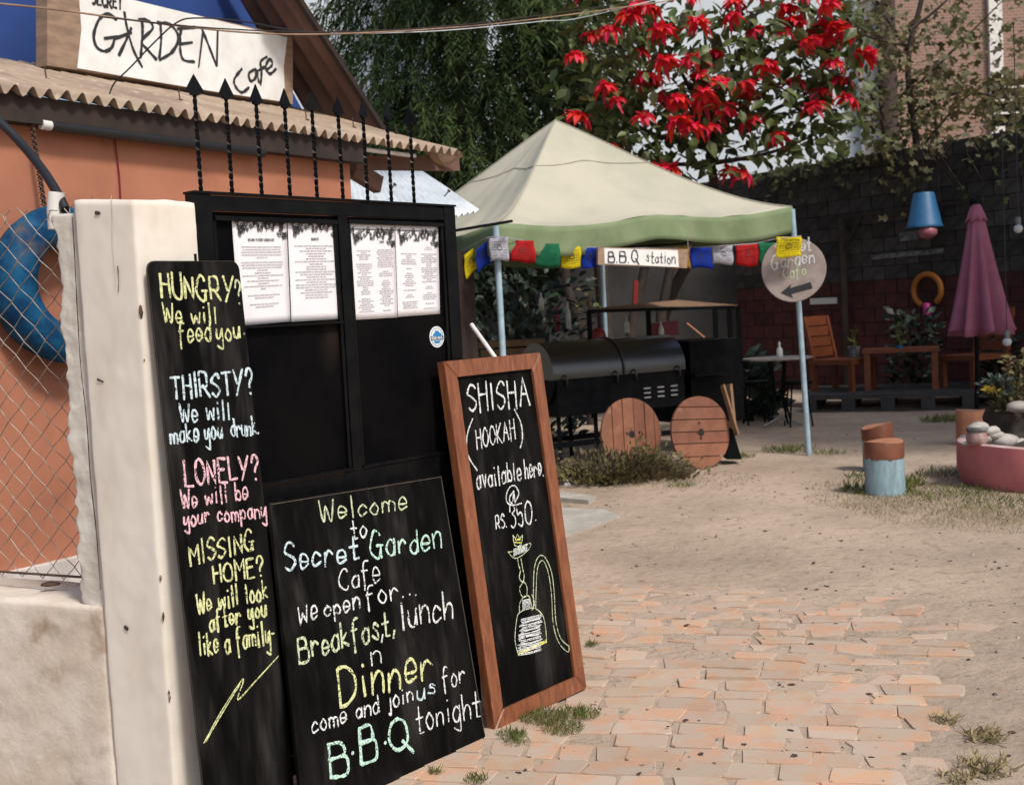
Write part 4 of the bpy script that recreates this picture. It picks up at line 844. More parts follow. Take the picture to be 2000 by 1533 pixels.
# ================================================================== BARBECUE
GC = thing('barbecue_smoker', 'big black twin barrel barbecue with a roofed rack under the tent', 'barbecue', (.9, 12.0, 0))
LB = Vector((.24, 11.55, .90)); RAD = .315; LEN = 1.56
def gq(s, f, z): return Vector((LB.x, LB.y, 0)) + DT * s + NT * f + Z * z
def half(s0, s1, a0_, a1_, r, k=20):
    mb = MB(); vs = []; 
    for s in (s0, s1):
        for i in range(k + 1):
            a_ = a0_ + (a1_ - a0_) * i / k; vs.append(gq(s, math.cos(a_) * r, LB.z + math.sin(a_) * r))
    mb.sm = True; mb.add(vs, [(i, i + 1, k + 2 + i, k + 1 + i) for i in range(k)]); mb.sm = False
    for o_, rev in ((0, 0), (k + 1, 1)): mb.add([vs[o_ + i] for i in range(k + 1)], [tuple(range(k + 1))[::1 if rev else -1]])
    return mb
build('lid', half(0, .80, -.12, PI + .1, RAD), 'lid_black', parent=GC); build('lid', half(.815, LEN, -.12, PI + .1, RAD), 'lid_black', parent=GC)
build('firebox', half(.005, LEN - .005, PI + .1, 2 * PI - .12, RAD + .006), 'grill_black', parent=GC)
mb = MB(); mb.add([], []); mb.box(gq(LEN / 2, .03, LB.z - .22), DT * (LEN / 2 - .03), NT * (RAD - .02), Z * .17); build('lower_body', mb, 'grill_black', parent=GC)
mb = MB(); mb.tube([gq(.807, math.cos(a_) * (RAD + .008), LB.z + math.sin(a_) * (RAD + .008)) for a_ in np.linspace(-.1, PI, 16)], .012, 6); build('lid_band', mb, 'rubber', parent=GC)
for s in (.12, .70, .92, 1.45):
    mb = MB(); mb.tube([gq(s, RAD + .005, LB.z + .0), gq(s, RAD + .045, LB.z - .01), gq(s, RAD + .045, LB.z - .09), gq(s, RAD + .005, LB.z - .10)], .011, 6); build('hinge', mb, 'rubber', parent=GC)
for k in range(3):
    for j in range(3):
        mb = MB(); mb.box(gq(1.06 + .165 * k, RAD + .018, LB.z - .28 + .045 * j), DT * .04, NT * .006, Z * .007); build('louvre', mb, 'louvre', parent=GC)
for s in (.08, .5, 1.2, 1.5):
    for f in (-.22, .24):
        mb = MB(); mb.beam(gq(s, f, 0), gq(s, f, LB.z - .35), .04, .04); build('leg', mb, 'grill_black', parent=GC)
mb = MB(); mb.beam(gq(-.05, .26, .24), gq(LEN, .26, .24), .03, .05); mb.beam(gq(-.05, -.24, .24), gq(LEN, -.24, .24), .03, .05); build('rail', mb, 'dark_metal', parent=GC)
# cab on the right
mb = MB(); mb.box(gq(1.98, -.05, .72), DT * .34, NT * .34, Z * .42); build('cab', mb, 'grill_black', parent=GC)
mb = MB(); mb.box(gq(1.80, .34, .80), DT * .22, NT * .10, Z * .012); build('side_shelf', mb, 'dark_metal', parent=GC)
rk = [P(1150, 608, 12.3), P(1396, 601, 13.3), P(1442, 600, 14.3), P(1325, 590, 14.2)]
mb = MB(); mb.prism([p + Z * .025 for p in rk], -Z * .035); build('rack_roof', mb, 'tan_wood', parent=GC)
for a_, b_ in ((0, 1), (1, 2), (2, 3), (3, 0)): mb = MB(); mb.beam(rk[a_], rk[b_], .035, .035); build('rack_edge', mb, 'dark_metal', parent=GC)
for i, t in ((0, 0), (0, .45), (1, 0), (1, .6), (2, 0)):
    p = rk[i] * (1 - t) + rk[(i + 1) % 4] * t; mb = MB(); mb.beam(Vector((p.x, p.y, .4)), p, .05, .05); build('rack_post', mb, 'dark_metal', parent=GC)
mb = MB(); mb.lathe(P(1168, 655, 12.6), [(.085, -.08), (.085, .0), (.07, .045), (.03, .075), (.0, .08)], 20); build('red_bowl', mb, 'red_paint', label='round red bowl upside down behind the barbecue barrels', cat='bowl')
# wooden spool discs leaning in front
def spool(cx, cy, depth, r, vertical, lab, rotd):
    c = P(cx, cy, depth); c.z = r * .985; n = (NT * math.cos(.06) + Z * .12).normalized(); x = n.cross(Z).normalized() * -1; y = x.cross(n).normalized() * -1
    if y.z < 0: y = -y
    a_ = math.radians(rotd); ex = x * math.cos(a_) + y * math.sin(a_); ey = -x * math.sin(a_) + y * math.cos(a_)
    t = thing('spool_disc', lab, 'wooden disc', c - Z * r, 'wooden cable spool discs in front of the barbecue')
    cuts = [-1, -.62, -.27, .10, .47, .78, 1] if vertical else [-1, -.66, -.30, .02, .36, .70, 1]
    for i in range(6):
        s0, s1 = cuts[i] + (.012 if i else 0), cuts[i + 1] - (.012 if i < 5 else 0); pts = []
        for k in range(9): s = s0 + (s1 - s0) * k / 8; pts.append((s, math.sqrt(max(0, 1 - s * s))))
        low = [(s, -q_) for s, q_ in reversed(pts)]
        pl = pts + low; u_ = []
        for p in pl:
            if not u_ or (abs(p[0] - u_[-1][0]) + abs(p[1] - u_[-1][1])) > 1e-4: u_.append(p)
        if abs(u_[0][0] - u_[-1][0]) + abs(u_[0][1] - u_[-1][1]) < 1e-4: u_.pop()
        o_ = random.uniform(-.002, .002); mb = MB(); mb.prism([c + ex * (p[0] * r) + ey * (p[1] * r) + n * o_ for p in u_], -n * .025); build('plank', mb, 'spool_wood', parent=t)
    mb = MB(); mb.lathe(c + ex * -.0 * r + n * .001, [(.034, 0), (.034, .004)], 16, axis=n); 
    for a_, b_, rr_ in ((.26, .05, .012), (-.16, .02, .013), (-.02, .14, .007)): mb.lathe(c + ex * a_ * r + ey * b_ * r + n * .001, [(rr_, 0), (rr_, .004)], 10, axis=n)
    build('centre_hole', mb, 'spool_hole_shade', parent=t)
    mb = MB(); mb.lathe(c - n * .028, [(r * .95, -.004), (r * .95, 0)], 40, axis=n); build('gap_shade_disc', mb, 'spool_hole_shade', parent=t)  # dark disc added behind the planks so their gaps look shaded
    mb = MB(); mb.lathe(c - n * .03, [(.05, -.10), (.05, .0)], 16, axis=n, cap=True); build('hub', mb, 'dark_wood', parent=t)
spool(1234, 850, 11.15, .338, True, 'left wooden spool disc with upright planks, half behind the shrub', -4)
spool(1369, 841, 11.02, .335, False, 'right wooden spool disc with level planks, nearest the tent leg', 86)
mb = MB(); mb.beam(P(1411, 752, 11.2), P(1440, 850, 11.1), .02, .05, NT); mb.beam(P(1424, 750, 11.2), P(1432, 835, 11.15), .03, .06, NT); build('loose_slats', mb, 'tan_wood', label='pair of rough wooden slats propped beside the right spool disc', cat='slats')
mb = MB(); mb.prism([P(1431, 838, 11.15), P(1449, 897, 11.15), P(1419, 897, 11.15)], Vector((0, .2, 0))); build('wedge_block', mb, 'dark_metal', label='dark wedge block on the ground right of the spool discs', cat='wedge')
# under the tent
def bottle(x, y0, y1, d, m, lab, rr_=.035, grp=None):
    a_, b_ = P(x, y1, d), P(x, y0, d); h = (b_ - a_).length; mb = MB(); mb.lathe(a_, [(rr_ * .8, 0), (rr_, .01), (rr_, h * .55), (rr_ * .35, h * .8), (rr_ * .35, h)], 14)
    return build('bottle', mb, m, label=lab, cat='bottle', group=grp)
for x, y0, y1, d, m, lab in ((1111, 590, 642, 14, 'plastic_white', 'white bottle hanging left of the sloping trunk'), (1090, 600, 648, 14, 'maroon', 'dark red bottle hanging under the tent'), (1058, 572, 606, 14.2, 'steel_white', 'pale bottle hanging farthest left under the tent'), (1225, 618, 650, 13.3, 'plastic_white', 'white bottle standing in the barbecue rack'), (1292, 628, 660, 13.4, 'plastic_white', 'white bottle at the right of the barbecue rack')):
    bottle(x, y0, y1, d, m, lab, .03, 'bottles under the tent')
mb = MB(); mb.beam(P(1242, 548, 14), P(1240, 600, 14), .09, .05); build('red_post', mb, 'red_paint', label='short red post seen under the B.B.Q sign', cat='post')
mb = MB(); mb.beam(P(1270, 645, 13.6), P(1322, 640, 13.6), .2, .16); build('red_box', mb, 'maroon', label='dark red box on the barbecue rack', cat='box')
mb = MB(); mb.tube([P(1342, 632, 13), P(1376, 660, 12.8)], .012, 8); build('orange_stick', mb, 'peach', label='short orange stick leaning by the barbecue cab', cat='stick')
mb = MB(); mb.box(P(1000, 670, 13), (.35, 0, 0), (0, .3, 0), (0, 0, .03)); mb.box(P(1000, 690, 13), (.33, 0, 0), (0, .28, 0), (0, 0, .06)); build('side_table', mb, 'tan_wood', label='low wooden side table behind the framed chalkboard', cat='table')
# ================================================================== BACK WALLS AND BUILDINGS
W0 = G(1500, 333, 3.7); W1 = G(2000, 248, 3.7); DW = (W1 - W0); DW.z = 0; wl = DW.length; DW.normalize(); NW = Vector((-abs(DW.y), -abs(DW.x), 0)).normalized()
bw = thing('block_wall', 'dark concrete block wall along the back of the yard', 'wall', Vector((W0.x, W0.y, 0)))
def wq(s, z, o_=0): return Vector((W0.x, W0.y, 0)) + DW * s + Z * z + NW * o_
mb = MB(); mb.box(wq(2.5, 1.84, -.11), DW * 6.5, NW * .10, Z * 1.84); build('wall_core', mb, 'block_joint', parent=bw)
BLm = None; nblk = 0; restb = MB(); order = []
for r in range(17):
    for c in range(-7, 20):
        s = c * .42 + (.21 if r % 2 else 0)
        if -2.5 < s < 8.3: order.append((s < -1.2, r < 5, -s, r, s))
order.sort(); order2 = order
def blockmesh(mt):
    mb = MB(); hx, hz = .200, .103; d = .02; mb.prism([DW * -hx + Z * -hz, DW * hx + Z * -hz, DW * hx + Z * hz, DW * -hx + Z * hz], -NW * .04)
    me = bpy.data.meshes.new('block'); me.from_pydata([tuple(v) for v in mb.v], [], mb.f); me.materials.append(M[mt]); return me
bms = {'g': blockmesh('block_grey'), 'r': blockmesh('block_red')}
root_loc = Vector((W0.x, W0.y, 0))
for i, (_, _, _, r, s) in enumerate(order2):
    z = .11 + r * .2165; ob_ = random.uniform(.006, .018); red = r < 8
    if i < 300:
        o = bpy.data.objects.new('block', bms['r' if red else 'g']); COL.objects.link(o); o.parent = bw; o.location = wq(s, z, ob_) - root_loc
    else:
        restb.cur = 1 if red else 0; restb.box(wq(s, z, ob_ - .02), DW * .2, NW * .02, Z * .103)
build('block_remainder', restb, ['block_grey', 'block_red'], parent=bw, kind='stuff')
mb = MB(); mb.box((-3, 21.3, 1.6), (7.6, 0, 0), (0, .12, 0), (0, 0, 1.6)); build('rear_boundary_wall', mb, 'rear_wall', label='plain grey rendered wall seen under the tent', cat='wall')
# pale building and brick building
pbd = thing('pale_building', 'pale blue white rendered building rising behind the block wall', 'building', (4, 27, 0))
mb = MB(); xr = P(1716, 200, 25).x; mb.box((xr - 4.2, 27.5, 7), (4.2, 0, 0), (0, 2.5, 0), (0, 0, 7)); build('wall', mb, 'pale_building', parent=pbd)
mb = MB(); p = P(1695, 200, 25); mb.box((xr - .25, 24.94, 7), (.14, 0, 0), (0, .05, 0), (0, 0, 7)); build('corner_pier', mb, 'steel_white', parent=pbd)
mb = MB(); mb.tube([(P(1688, 300, 24.8)), (P(1668, -60, 24.8))], .05, 8); build('drain_pipe', mb, 'steel_white', parent=pbd)
pl2 = thing('far_pale_house', 'pale grey house far behind the dark conifer at left', 'building', (-5, 30, 0))
mb = MB(); mb.box((-4.5, 31, 6), (3.4, 0, 0), (0, 2, 0), (0, 0, 6)); build('wall', mb, 'pale_building', parent=pl2)
bb = thing('brick_building', 'red brick building with white pier at the upper right corner', 'building', (11, 26, 0))
mb = MB(); mb.box((xr + 4.02, 26.5, 7), (3.95, 0, 0), (0, 2.5, 0), (0, 0, 7)); build('brick_wall', mb, 'far_brick', parent=bb)
mb = MB(); p = P(1945, 60, 23.9); mb.box((p.x, 23.94, 8), (.13, 0, 0), (0, .05, 0), (0, 0, 6)); build('white_pier', mb, 'steel_white', parent=bb)
a_, b_ = P(1935, 165, 23.9), P(2090, 235, 23.9)
mb = MB(); mb.box(((a_.x + b_.x) / 2, 23.93, (a_.z + b_.z) / 2), ((b_.x - a_.x) / 2, 0, 0), (0, .04, 0), (0, 0, abs(a_.z - b_.z) / 2 + .05)); wn = build('window', mb, 'dark_metal', parent=bb)
for k in range(3):
    q = a_.z - .08 - k * .25; mb = MB(); mb.box(((a_.x + b_.x) / 2, 23.86, q), ((b_.x - a_.x) / 2, 0, 0), (0, .02, 0), (0, 0, .02)); build('window_bar', mb, 'steel_white', parent=wn)
# ================================================================== SEATING AREA
dk0 = G(1585, 806); dk1 = G(1912, 799); DD = (dk1 - dk0); DD.z = 0; dl = DD.length; DD.normalize(); ND = Vector((-DD.y, DD.x, 0))
dk = thing('pallet_deck', 'dark wooden pallet deck under the orange chairs', 'deck', Vector((dk0.x, dk0.y, 0)))
def dq(s, f, z): return Vector((dk0.x, dk0.y, 0)) + DD * s + ND * f + Z * z
for k in range(12): mb = MB(); mb.box(dq(dl / 2 + .2, .07 + k * .15, .215), DD * (dl / 2 + .3), ND * .06, Z * .012); build('slat', mb, 'pallet_wood', parent=dk)
for z, h in ((.185, .016), (.012, .012)): mb = MB(); mb.box(dq(dl / 2 + .2, .02, z), DD * (dl / 2 + .3), ND * .05, Z * h); build('edge_board', mb, 'pallet_wood', parent=dk)
for k in range(6): mb = MB(); mb.box(dq(-.02 + k * (dl + .4) / 5, .9, .096), DD * .085, ND * .93, Z * .07); build('runner', mb, 'pallet_wood', parent=dk)
DZ = .227
def legbox(t, nm, c, sx, sy, z0_, z1_, m, ex=DD, ey=ND):
    mb = MB(); mb.box(Vector((c.x, c.y, (z0_ + z1_) / 2)), ex * sx / 2, ey * sy / 2, Z * (z1_ - z0_) / 2); return build(nm, mb, m, parent=t)
def chair(px_, py_, depth, lab, face):
    c = P(px_, py_, depth); c.z = DZ; ex = Vector((math.cos(face), math.sin(face), 0)); ey = Vector((-ex.y, ex.x, 0))
    t = thing('wooden_armchair', lab, 'chair', c, 'orange wooden chairs on the deck')
    for a_ in (-.30, .30):
        for b_ in (-.26, .26): legbox(t, 'leg', c + ex * a_ + ey * b_, .07, .07, DZ, DZ + .36, 'orange_wood', ex, ey)
    legbox(t, 'seat', c, .68, .62, DZ + .362, DZ + .43, 'orange_wood', ex, ey)
    for k in range(4):
        z = DZ + .47 + k * .145; mb = MB(); mb.box(c - ex * (.33 + k * .03) + Z * (z + .06 - DZ), ex * .012, ey * .30, Z * .064); build('back_slat', mb, 'orange_wood', parent=t)
    for b_ in (-.27, .27): mb = MB(); mb.beam(c - ex * .29 + ey * b_ + Z * .43, c - ex * .42 + ey * b_ + Z * 1.02, .05, .04); build('back_post', mb, 'orange_wood', parent=t)
    return c
chair(1648, 768, 16.6, 'orange wooden chair left of the low table on the deck', -.85)
chair(1905, 758, 16.0, 'orange wooden chair right of the low table, behind the pink parasol', PI + .45)
tc0 = P(1762, 765, 16.3); tc0.z = DZ; ct = thing('low_table', 'low orange wooden table between the chairs on the deck', 'table', tc0)
legbox(ct, 'table_top', tc0, .98, .62, DZ + .50, DZ + .55, 'orange_wood')
for a_ in (-.43, .43):
    for b_ in (-.25, .25): legbox(ct, 'leg', tc0 + DD * a_ + ND * b_, .08, .08, DZ, DZ + .498, 'orange_wood')
for k, (x, y, d, m, lab) in enumerate(((1757, 680, 16.2, 'bucket_blue', 'small blue cup on the low orange table'), (1668, 690, 16.6, 'board_white', 'pale plant pot on the left orange chair'))):
    q = P(x, y + 8, d); r_ = .055 if k == 0 else .09
    t = thing('flower_pot' if k else 'blue_cup', lab, 'pot' if k else 'cup', q); mb = MB(); mb.lathe(q, [(r_ * .75, 0), (r_, r_ * 1.7)], 14); build('body', mb, m, parent=t)
    st_ = np.array([tuple(q + Z * (.1 + .02 * i)) for i in range(14)]); dd = dirs(14); dd[:, 2] = abs(dd[:, 2]) + .6
    V, F_ = leafcloud(st_, dd, dirs(14), np.full(14, .10), OV, OVF); cloud_obj('foliage', [(V, F_)], 'grass_green', parent=t)
# bistro table and stools
bt = P(1518, 700, 14.4); btc = Vector((bt.x, bt.y, 0))
t = thing('bistro_table', 'round thin topped bistro table with black legs behind the tent leg', 'table', btc)
mb = MB(); mb.lathe(btc + Z * bt.z, [(.40, -.012), (.415, 0), (.41, .012)], 36); build('table_top', mb, 'table_top', parent=t)
for k in range(4):
    a_ = k * PI / 2 + .4; mb = MB(); mb.tube([btc + Vector((math.cos(a_), math.sin(a_), 0)) * .12 + Z * (bt.z - .02), btc + Vector((math.cos(a_), math.sin(a_), 0)) * .07 + Z * .35, btc + Vector((math.cos(a_), math.sin(a_), 0)) * .17 + Z * .03], .013, 8); build('leg', mb, 'dark_metal', parent=t)
mb = MB(); mb.tube([btc + Vector((-.22, -.1, .015)), btc + Vector((0, 0, .10)), btc + Vector((.24, -.12, .015))], .016, 8); build('foot', mb, 'louvre', parent=t)
def stool(x, y, d, lab, zt_=.52):
    c = G(x, y); c.z = 0; t = thing('black_stool', lab, 'stool', c, 'black stools at the bistro table')
    mb = MB(); mb.lathe(c + Z * zt_, [(.17, -.02), (.18, 0), (.175, .015)], 24); build('seat', mb, 'dark_metal', parent=t)
    for k in range(4):
        a_ = k * PI / 2 + .8; e = Vector((math.cos(a_), math.sin(a_), 0)); mb = MB(); mb.tube([c + e * .12 + Z * (zt_ - .02), c + e * .19], .011, 8); build('leg', mb, 'dark_metal', parent=t)
    mb = MB(); mb.tube([c + Vector((math.cos(a_), math.sin(a_), 0)) * .155 + Z * .25 for a_ in np.linspace(0, 2 * PI, 17)], .007, 6); build('foot_ring', mb, 'dark_metal', parent=t)
stool(1478, 828, 0, 'black stool left of the bistro table'); stool(1560, 832, 0, 'black stool right of the bistro table, by the tent leg')
q = P(1523, 697, 14.35); t = thing('pump_bottle', 'white pump bottle standing on the bistro table', 'bottle', q)
mb = MB(); mb.lathe(Vector((q.x, q.y, bt.z + .013)), [(.034, 0), (.038, .01), (.036, .10), (.014, .125), (.012, .15)], 16); build('body', mb, 'plastic_white', parent=t)
mb = MB(); mb.lathe(Vector((q.x, q.y, bt.z + .163)), [(.016, 0), (.016, .02), (.006, .03), (.006, .045)], 10); build('pump', mb, 'plastic_white', parent=t)
# parasol
pb_ = G(1908, 808); pb_ = Vector((pb_.x, pb_.y, 0)); YP = pb_.y
par = thing('closed_parasol', 'closed pink parasol on a dark pole in front of the deck', 'parasol', pb_)
pt = P(1900, 392, YP); pbm = P(1913, 655, YP)
mb = MB(); mb.tube([pb_, P(1908, 690, YP), pt], .026, 12); build('pole', mb, 'dark_metal', parent=par)
mb = MB(); mb.lathe(pt, [(.045, -.03), (.05, .0), (.03, .03), (.01, .04)], 12); build('finial', mb, 'dark_metal', parent=par)
axp = (pbm - P(1904, 405, YP)); hl = axp.length; top_ = P(1906, 405, YP); axd = axp.normalized()
def pleat(r, h, a): 
    t = h / hl; g = r * (1 + (.40 * t) * math.cos(a * 8 + .5 * math.sin(a * 3)) + .06 * math.cos(a * 3 + 1)); return g, h - (.07 * t * max(0, -math.cos(a * 4 + .6)) if t > .93 else 0)
prof = [(.06, 0)] + [(.07 + (.30 - .07) * (i / 14) ** 1.0, hl * i / 14) for i in range(1, 15)]
mb = MB(); mb.lathe(top_, prof, 96, axis=axd, fn=pleat, cap=False); o = build('canopy', mb, 'parasol_pink', parent=par); solid(o, .006)
mb = MB(); mb.lathe(top_ - axd * .03, [(.05, 0), (.075, .06), (.10, .13), (.125, .19)], 48, axis=axd, fn=lambda r, h, a: (r * (1 + .10 * math.cos(a * 8) * h / .19), h + (.02 * math.cos(a * 8) if h > .15 else 0)), cap=False); o = build('top_flounce', mb, 'parasol_pink', parent=par); solid(o, .005)
# things hung on the wall
q = PLN(1805, 408, wq(0, 0, .35), NW)
lp = thing('bucket_lampshade', 'blue bucket lampshade hanging on the block wall', 'lampshade', q); sc_ = q.y / FPX
mb = MB(); mb.lathe(q - Z * .26, [(.255, 0), (.25, .01), (.15, .47), (.14, .49)], 28, cap=True); build('shade', mb, 'bucket_blue', parent=lp)
mb = MB(); mb.lathe(q - Z * .262, [(.262, -.01), (.262, .015)], 28, cap=False); build('shade_rim', mb, 'bucket_blue', parent=lp)
mb = MB(); mb.tube([q + Z * .2, q + Z * 1.0], .006, 5); build('hanging_cord', mb, 'rubber', parent=lp)
q2 = PLN(1812, 453, wq(0, 0, .42), NW); mb = MB(); mb.ball(q2, .135, 20, (1, 1, .82)); build('pink_ball', mb, 'ball_pink', label='round pink lamp globe under the blue bucket lampshade', cat='globe')
q3 = PLN(1811, 567, wq(0, 0, .10), NW); rg = thing('orange_ring', 'orange ring wreath on the wall left of the parasol', 'ring', q3)
xw = NW.cross(Z).normalized()
mb = MB(); mb.tube([q3 + (xw * math.cos(a_) + Z * math.sin(a_)) * .235 for a_ in np.linspace(-PI * .38, PI * 1.28, 36)], .042, 12); build('ring_body', mb, 'ring_orange', parent=rg)
q = PLN(1810, 603, wq(0, 0, .16), NW); mb = MB(); mb.lathe(q - Z * .09, [(.05, 0), (.055, .16), (.02, .18)], 14); build('magenta_tag', mb, 'magenta', parent=rg)
def wallboard(x0, y0, x1, y1, h, txt, lab, m='board_white', tc__='ink'):
    a_ = PLN(x0, y0, wq(0, 0, .03), NW); b_ = PLN(x1, y1, wq(0, 0, .03), NW); t = thing('wall_plank', lab, 'sign', a_, 'planks fixed on the block wall')
    mb = MB(); hh = Z * h; mb.prism([a_ - hh, b_ - hh, b_ + hh, a_ + hh], -NW * .02); build('board', mb, m, parent=t)
    return t
wallboard(1757, 464, 1796, 458, .065, '', 'short pale plank beside the pink globe on the block wall'); wallboard(1702, 503, 1842, 490, .035, '', 'long thin weathered plank on the block wall below the blue shade')
wallboard(1582, 589, 1634, 587, .05, '', 'short white plank on the wall right of the round sign', 'plastic_white')
for x, y, d, lab in ((1989, 447, 13.2, 'upper clear light bulb hanging at the right edge'), (1967, 668, 13.0, 'lower light bulb hanging at the right of the parasol')):
    q = P(x, y, d); t = thing('hanging_bulb', lab, 'light bulb', q, 'light bulbs on hanging wires'); mb = MB(); mb.ball(q, .048, 14); build('bulb', mb, 'glass_bulb', parent=t)
    mb = MB(); mb.lathe(q + Z * .04, [(.03, 0), (.03, .08), (.012, .09)], 12); build('socket', mb, 'board_white', parent=t); mb = MB(); mb.tube([q + Z * .12, q + Z * 2.2], .005, 5); build('wire', mb, 'rubber', parent=t)
# frame and post on the wall
mb = MB(); mb.beam(wq(1.6, 0, .12), wq(1.6, 2.75, .12), .09, .09); mb.beam(wq(1.6, 2.75, .12), wq(4.1, 2.78, .12), .05, .05); mb.beam(wq(1.6, 2.2, .12), wq(2.0, 2.74, .12), .04, .04); build('timber_frame', mb, 'dark_wood', label='dark timber post and rail standing against the block wall', cat='post')
# ================================================================== STUMPS AND PLANTER
def stump(x, y, r, h, tilt, lab, mats=('stump_blue', 'stump_brown', 'stump_top')):
    c = G(x, y); c.z = 0; c = c + Vector((0, r, 0)); ax = Vector((tilt, 0, 1)).normalized(); t = thing('painted_stump', lab, 'stump', c, 'painted tree stump stools')
    hb2 = h * .77; sl_ = .028 if 'slanted' in lab else .0; fn = lambda r_, h_, a: (r_ * (1 + .04 * math.sin(a * 2 + x) + .012 * math.sin(a * 7) + .01 * noise.noise(Vector((math.cos(a) * 4, math.sin(a) * 4, h_ * 9)))), h_ + ((.008 * math.sin(a * 2 + x) + sl_ * math.cos(a + 1.2) * r_ / r) if h_ > hb2 + .02 else 0) - ((.012 + .02 * noise.noise(Vector((math.cos(a) * 5, math.sin(a) * 5, x)))) if abs(h_ - hb2 + .02) < .001 else 0))
    mb = MB(); mb.lathe(c, [(r * 1.02, -.03), (r, .05), (r * .985, h * .5), (r * .98, hb2 + .012)], 40, axis=ax, fn=fn); build('trunk', mb, mats[0], parent=t)
    mb = MB(); mb.lathe(c, [(r * 1.0, hb2 - .02), (r * 1.0, hb2 + .01), (r * 1.0, h - .012), (r * .97, h)], 40, axis=ax, fn=fn, cap=True); build('painted_band', mb, mats[1], parent=t)
    mb = MB(); mb.lathe(c, [(r * .96, h + .001), (r * .94, h + .003)], 40, axis=ax, fn=fn); build('painted_top', mb, mats[2], parent=t)
stump(1742, 970, .150, .40, 0, 'front blue painted stump stool with a brown top')
stump(1727, 924, .132, .395, -.02, 'rear blue painted stump stool with a slanted brown top')
stump(1908, 872, .135, .34, 0, 'peach painted stump just behind the pink planter', ('peach', 'peach', 'stump_top'))
plc = Vector((4.22, 9.27, 0)); PR = .75; PH = .325
plt = thing('pink_planter', 'round pink plastered planter ring at the right edge', 'planter', plc)
mb = MB(); mb.lathe(plc, [(PR * .93, -.05), (PR, .10), (PR * 1.0, PH * .8), (PR * .995, PH)], 72, cap=False, fn=lambda r, h, a: (r * (1 + .006 * math.sin(a * 7)), h + .006 * math.sin(a * 5))); build('outer_wall', mb, 'planter_pink', parent=plt)
mb = MB(); mb.lathe(plc, [(PR * .995, PH - .004), (PR * .97, PH + .012), (PR * .90, PH + .006), (PR * .89, PH - .10)], 72, cap=False, fn=lambda r, h, a: (r * (1 + .006 * math.sin(a * 7)), h + .006 * math.sin(a * 5))); build('rim', mb, 'rim_worn', parent=plt)
mb = MB(); mb.lathe(plc, [(PR * .90, PH - .07), (PR * .5, PH + .03), (.02, PH + .08)], 40, cap=True); build('soil', mb, 'soil', parent=plt)
stones = [(1920, 858, .062, 'cream oval stone at the planter rim beside the pot'), (1963, 862, .085, 'flat grey stone right of the cream oval stone'), (1995, 866, .06, 'grey stone at the right picture edge in the planter'), (1942, 850, .06, 'brown flat stone behind the cream stones'), (1912, 836, .075, 'grey slab stone on top of the clay pot side'), (1936, 842, .06, 'tan pointed stone leaning on the dark mound'), (1990, 795, .075, 'pale stone high on the dark mound'), (1886, 866, .03, 'small white stone at the planter left rim')]
for x, y, r_, lab in stones:
    q = P(x, y, 9.12 if y > 800 else 9.3); mb = MB(); mb.ball(q, r_, 14, (1.25, .9, .62), .25); o = build('stone', mb, 'stone', label=lab, cat='stone', group='stones in the pink planter')
q = P(1908, 868, 9.1); pt_ = thing('clay_pot', 'small decorated clay pot standing on the planter rim', 'pot', q)
mb = MB(); mb.lathe(q, [(.055, 0), (.075, .02), (.08, .06), (.065, .10)], 20); build('pot_body', mb, 'pot_clay', parent=pt_); mb = MB(); mb.lathe(q, [(.068, .10), (.078, .105), (.078, .13), (.07, .135)], 20); build('pot_rim', mb, 'board_white', parent=pt_)
mb = MB(); mb.ball(P(1985, 835, 9.6), .26, 22, (1.1, .9, .85), .5); build('dark_mound', mb, 'soil', label='dark mossy rock mound in the pink planter', cat='rock')
# ================================================================== VEGETATION
def tuft(cx, cy, rad, n, h, mt, name, lab, grp=None, kind=None, cat='grass'):
    c = G(cx, cy); r_ = rng.random(n) ** .6 * rad; a_ = rng.random(n) * 2 * PI; C_ = np.stack([c.x + r_ * np.cos(a_), c.y + r_ * np.sin(a_) * 1.0, np.zeros(n)], 1)
    D_ = np.stack([rng.normal(size=n) * .6, rng.normal(size=n) * .6, np.full(n, 1.)], 1); V, F_ = leafcloud(C_, D_, dirs(n), h * (.5 + rng.random(n)), NEED, NEEDF)
    return V, F_
gr_ = []
for cx, cy, rad, n, h in ((1540, 880, .28, 420, .05), (1620, 886, .18, 160, .04), (1715, 958, .28, 500, .06), (1775, 948, .12, 160, .08), (1760, 970, .30, 260, .035), (1850, 960, .35, 500, .04), (1930, 975, .45, 700, .04), (1850, 925, .25, 250, .045), (1980, 990, .4, 400, .035), (1700, 935, .2, 200, .06), (1450, 893, .12, 150, .05), (1850, 822, .3, 400, .07), (1330, 950, .12, 120, .04)): gr_.append(tuft(cx, cy, rad, n, h, '', '', ''))
cloud_obj('short_grass', gr_, 'grass_green', kind='stuff', label='short olive green grass patches around stumps, tent leg and planter')
gr_ = []
for cx, cy, rad, n, h in ((1690, 975, .45, 1300, .022), (1780, 985, .5, 1500, .022), (1860, 1000, .6, 2200, .022), (1950, 1015, .5, 1500, .022), (1360, 940, .55, 700, .025), (1640, 950, .3, 400, .028), (1900, 925, .4, 900, .022), (1840, 940, .4, 1000, .022)): gr_.append(tuft(cx, cy, rad, n, h, '', '', ''))
cloud_obj('dry_grass', gr_, 'grass_dry', kind='stuff', label='dry straw coloured grass around the stumps and planter')
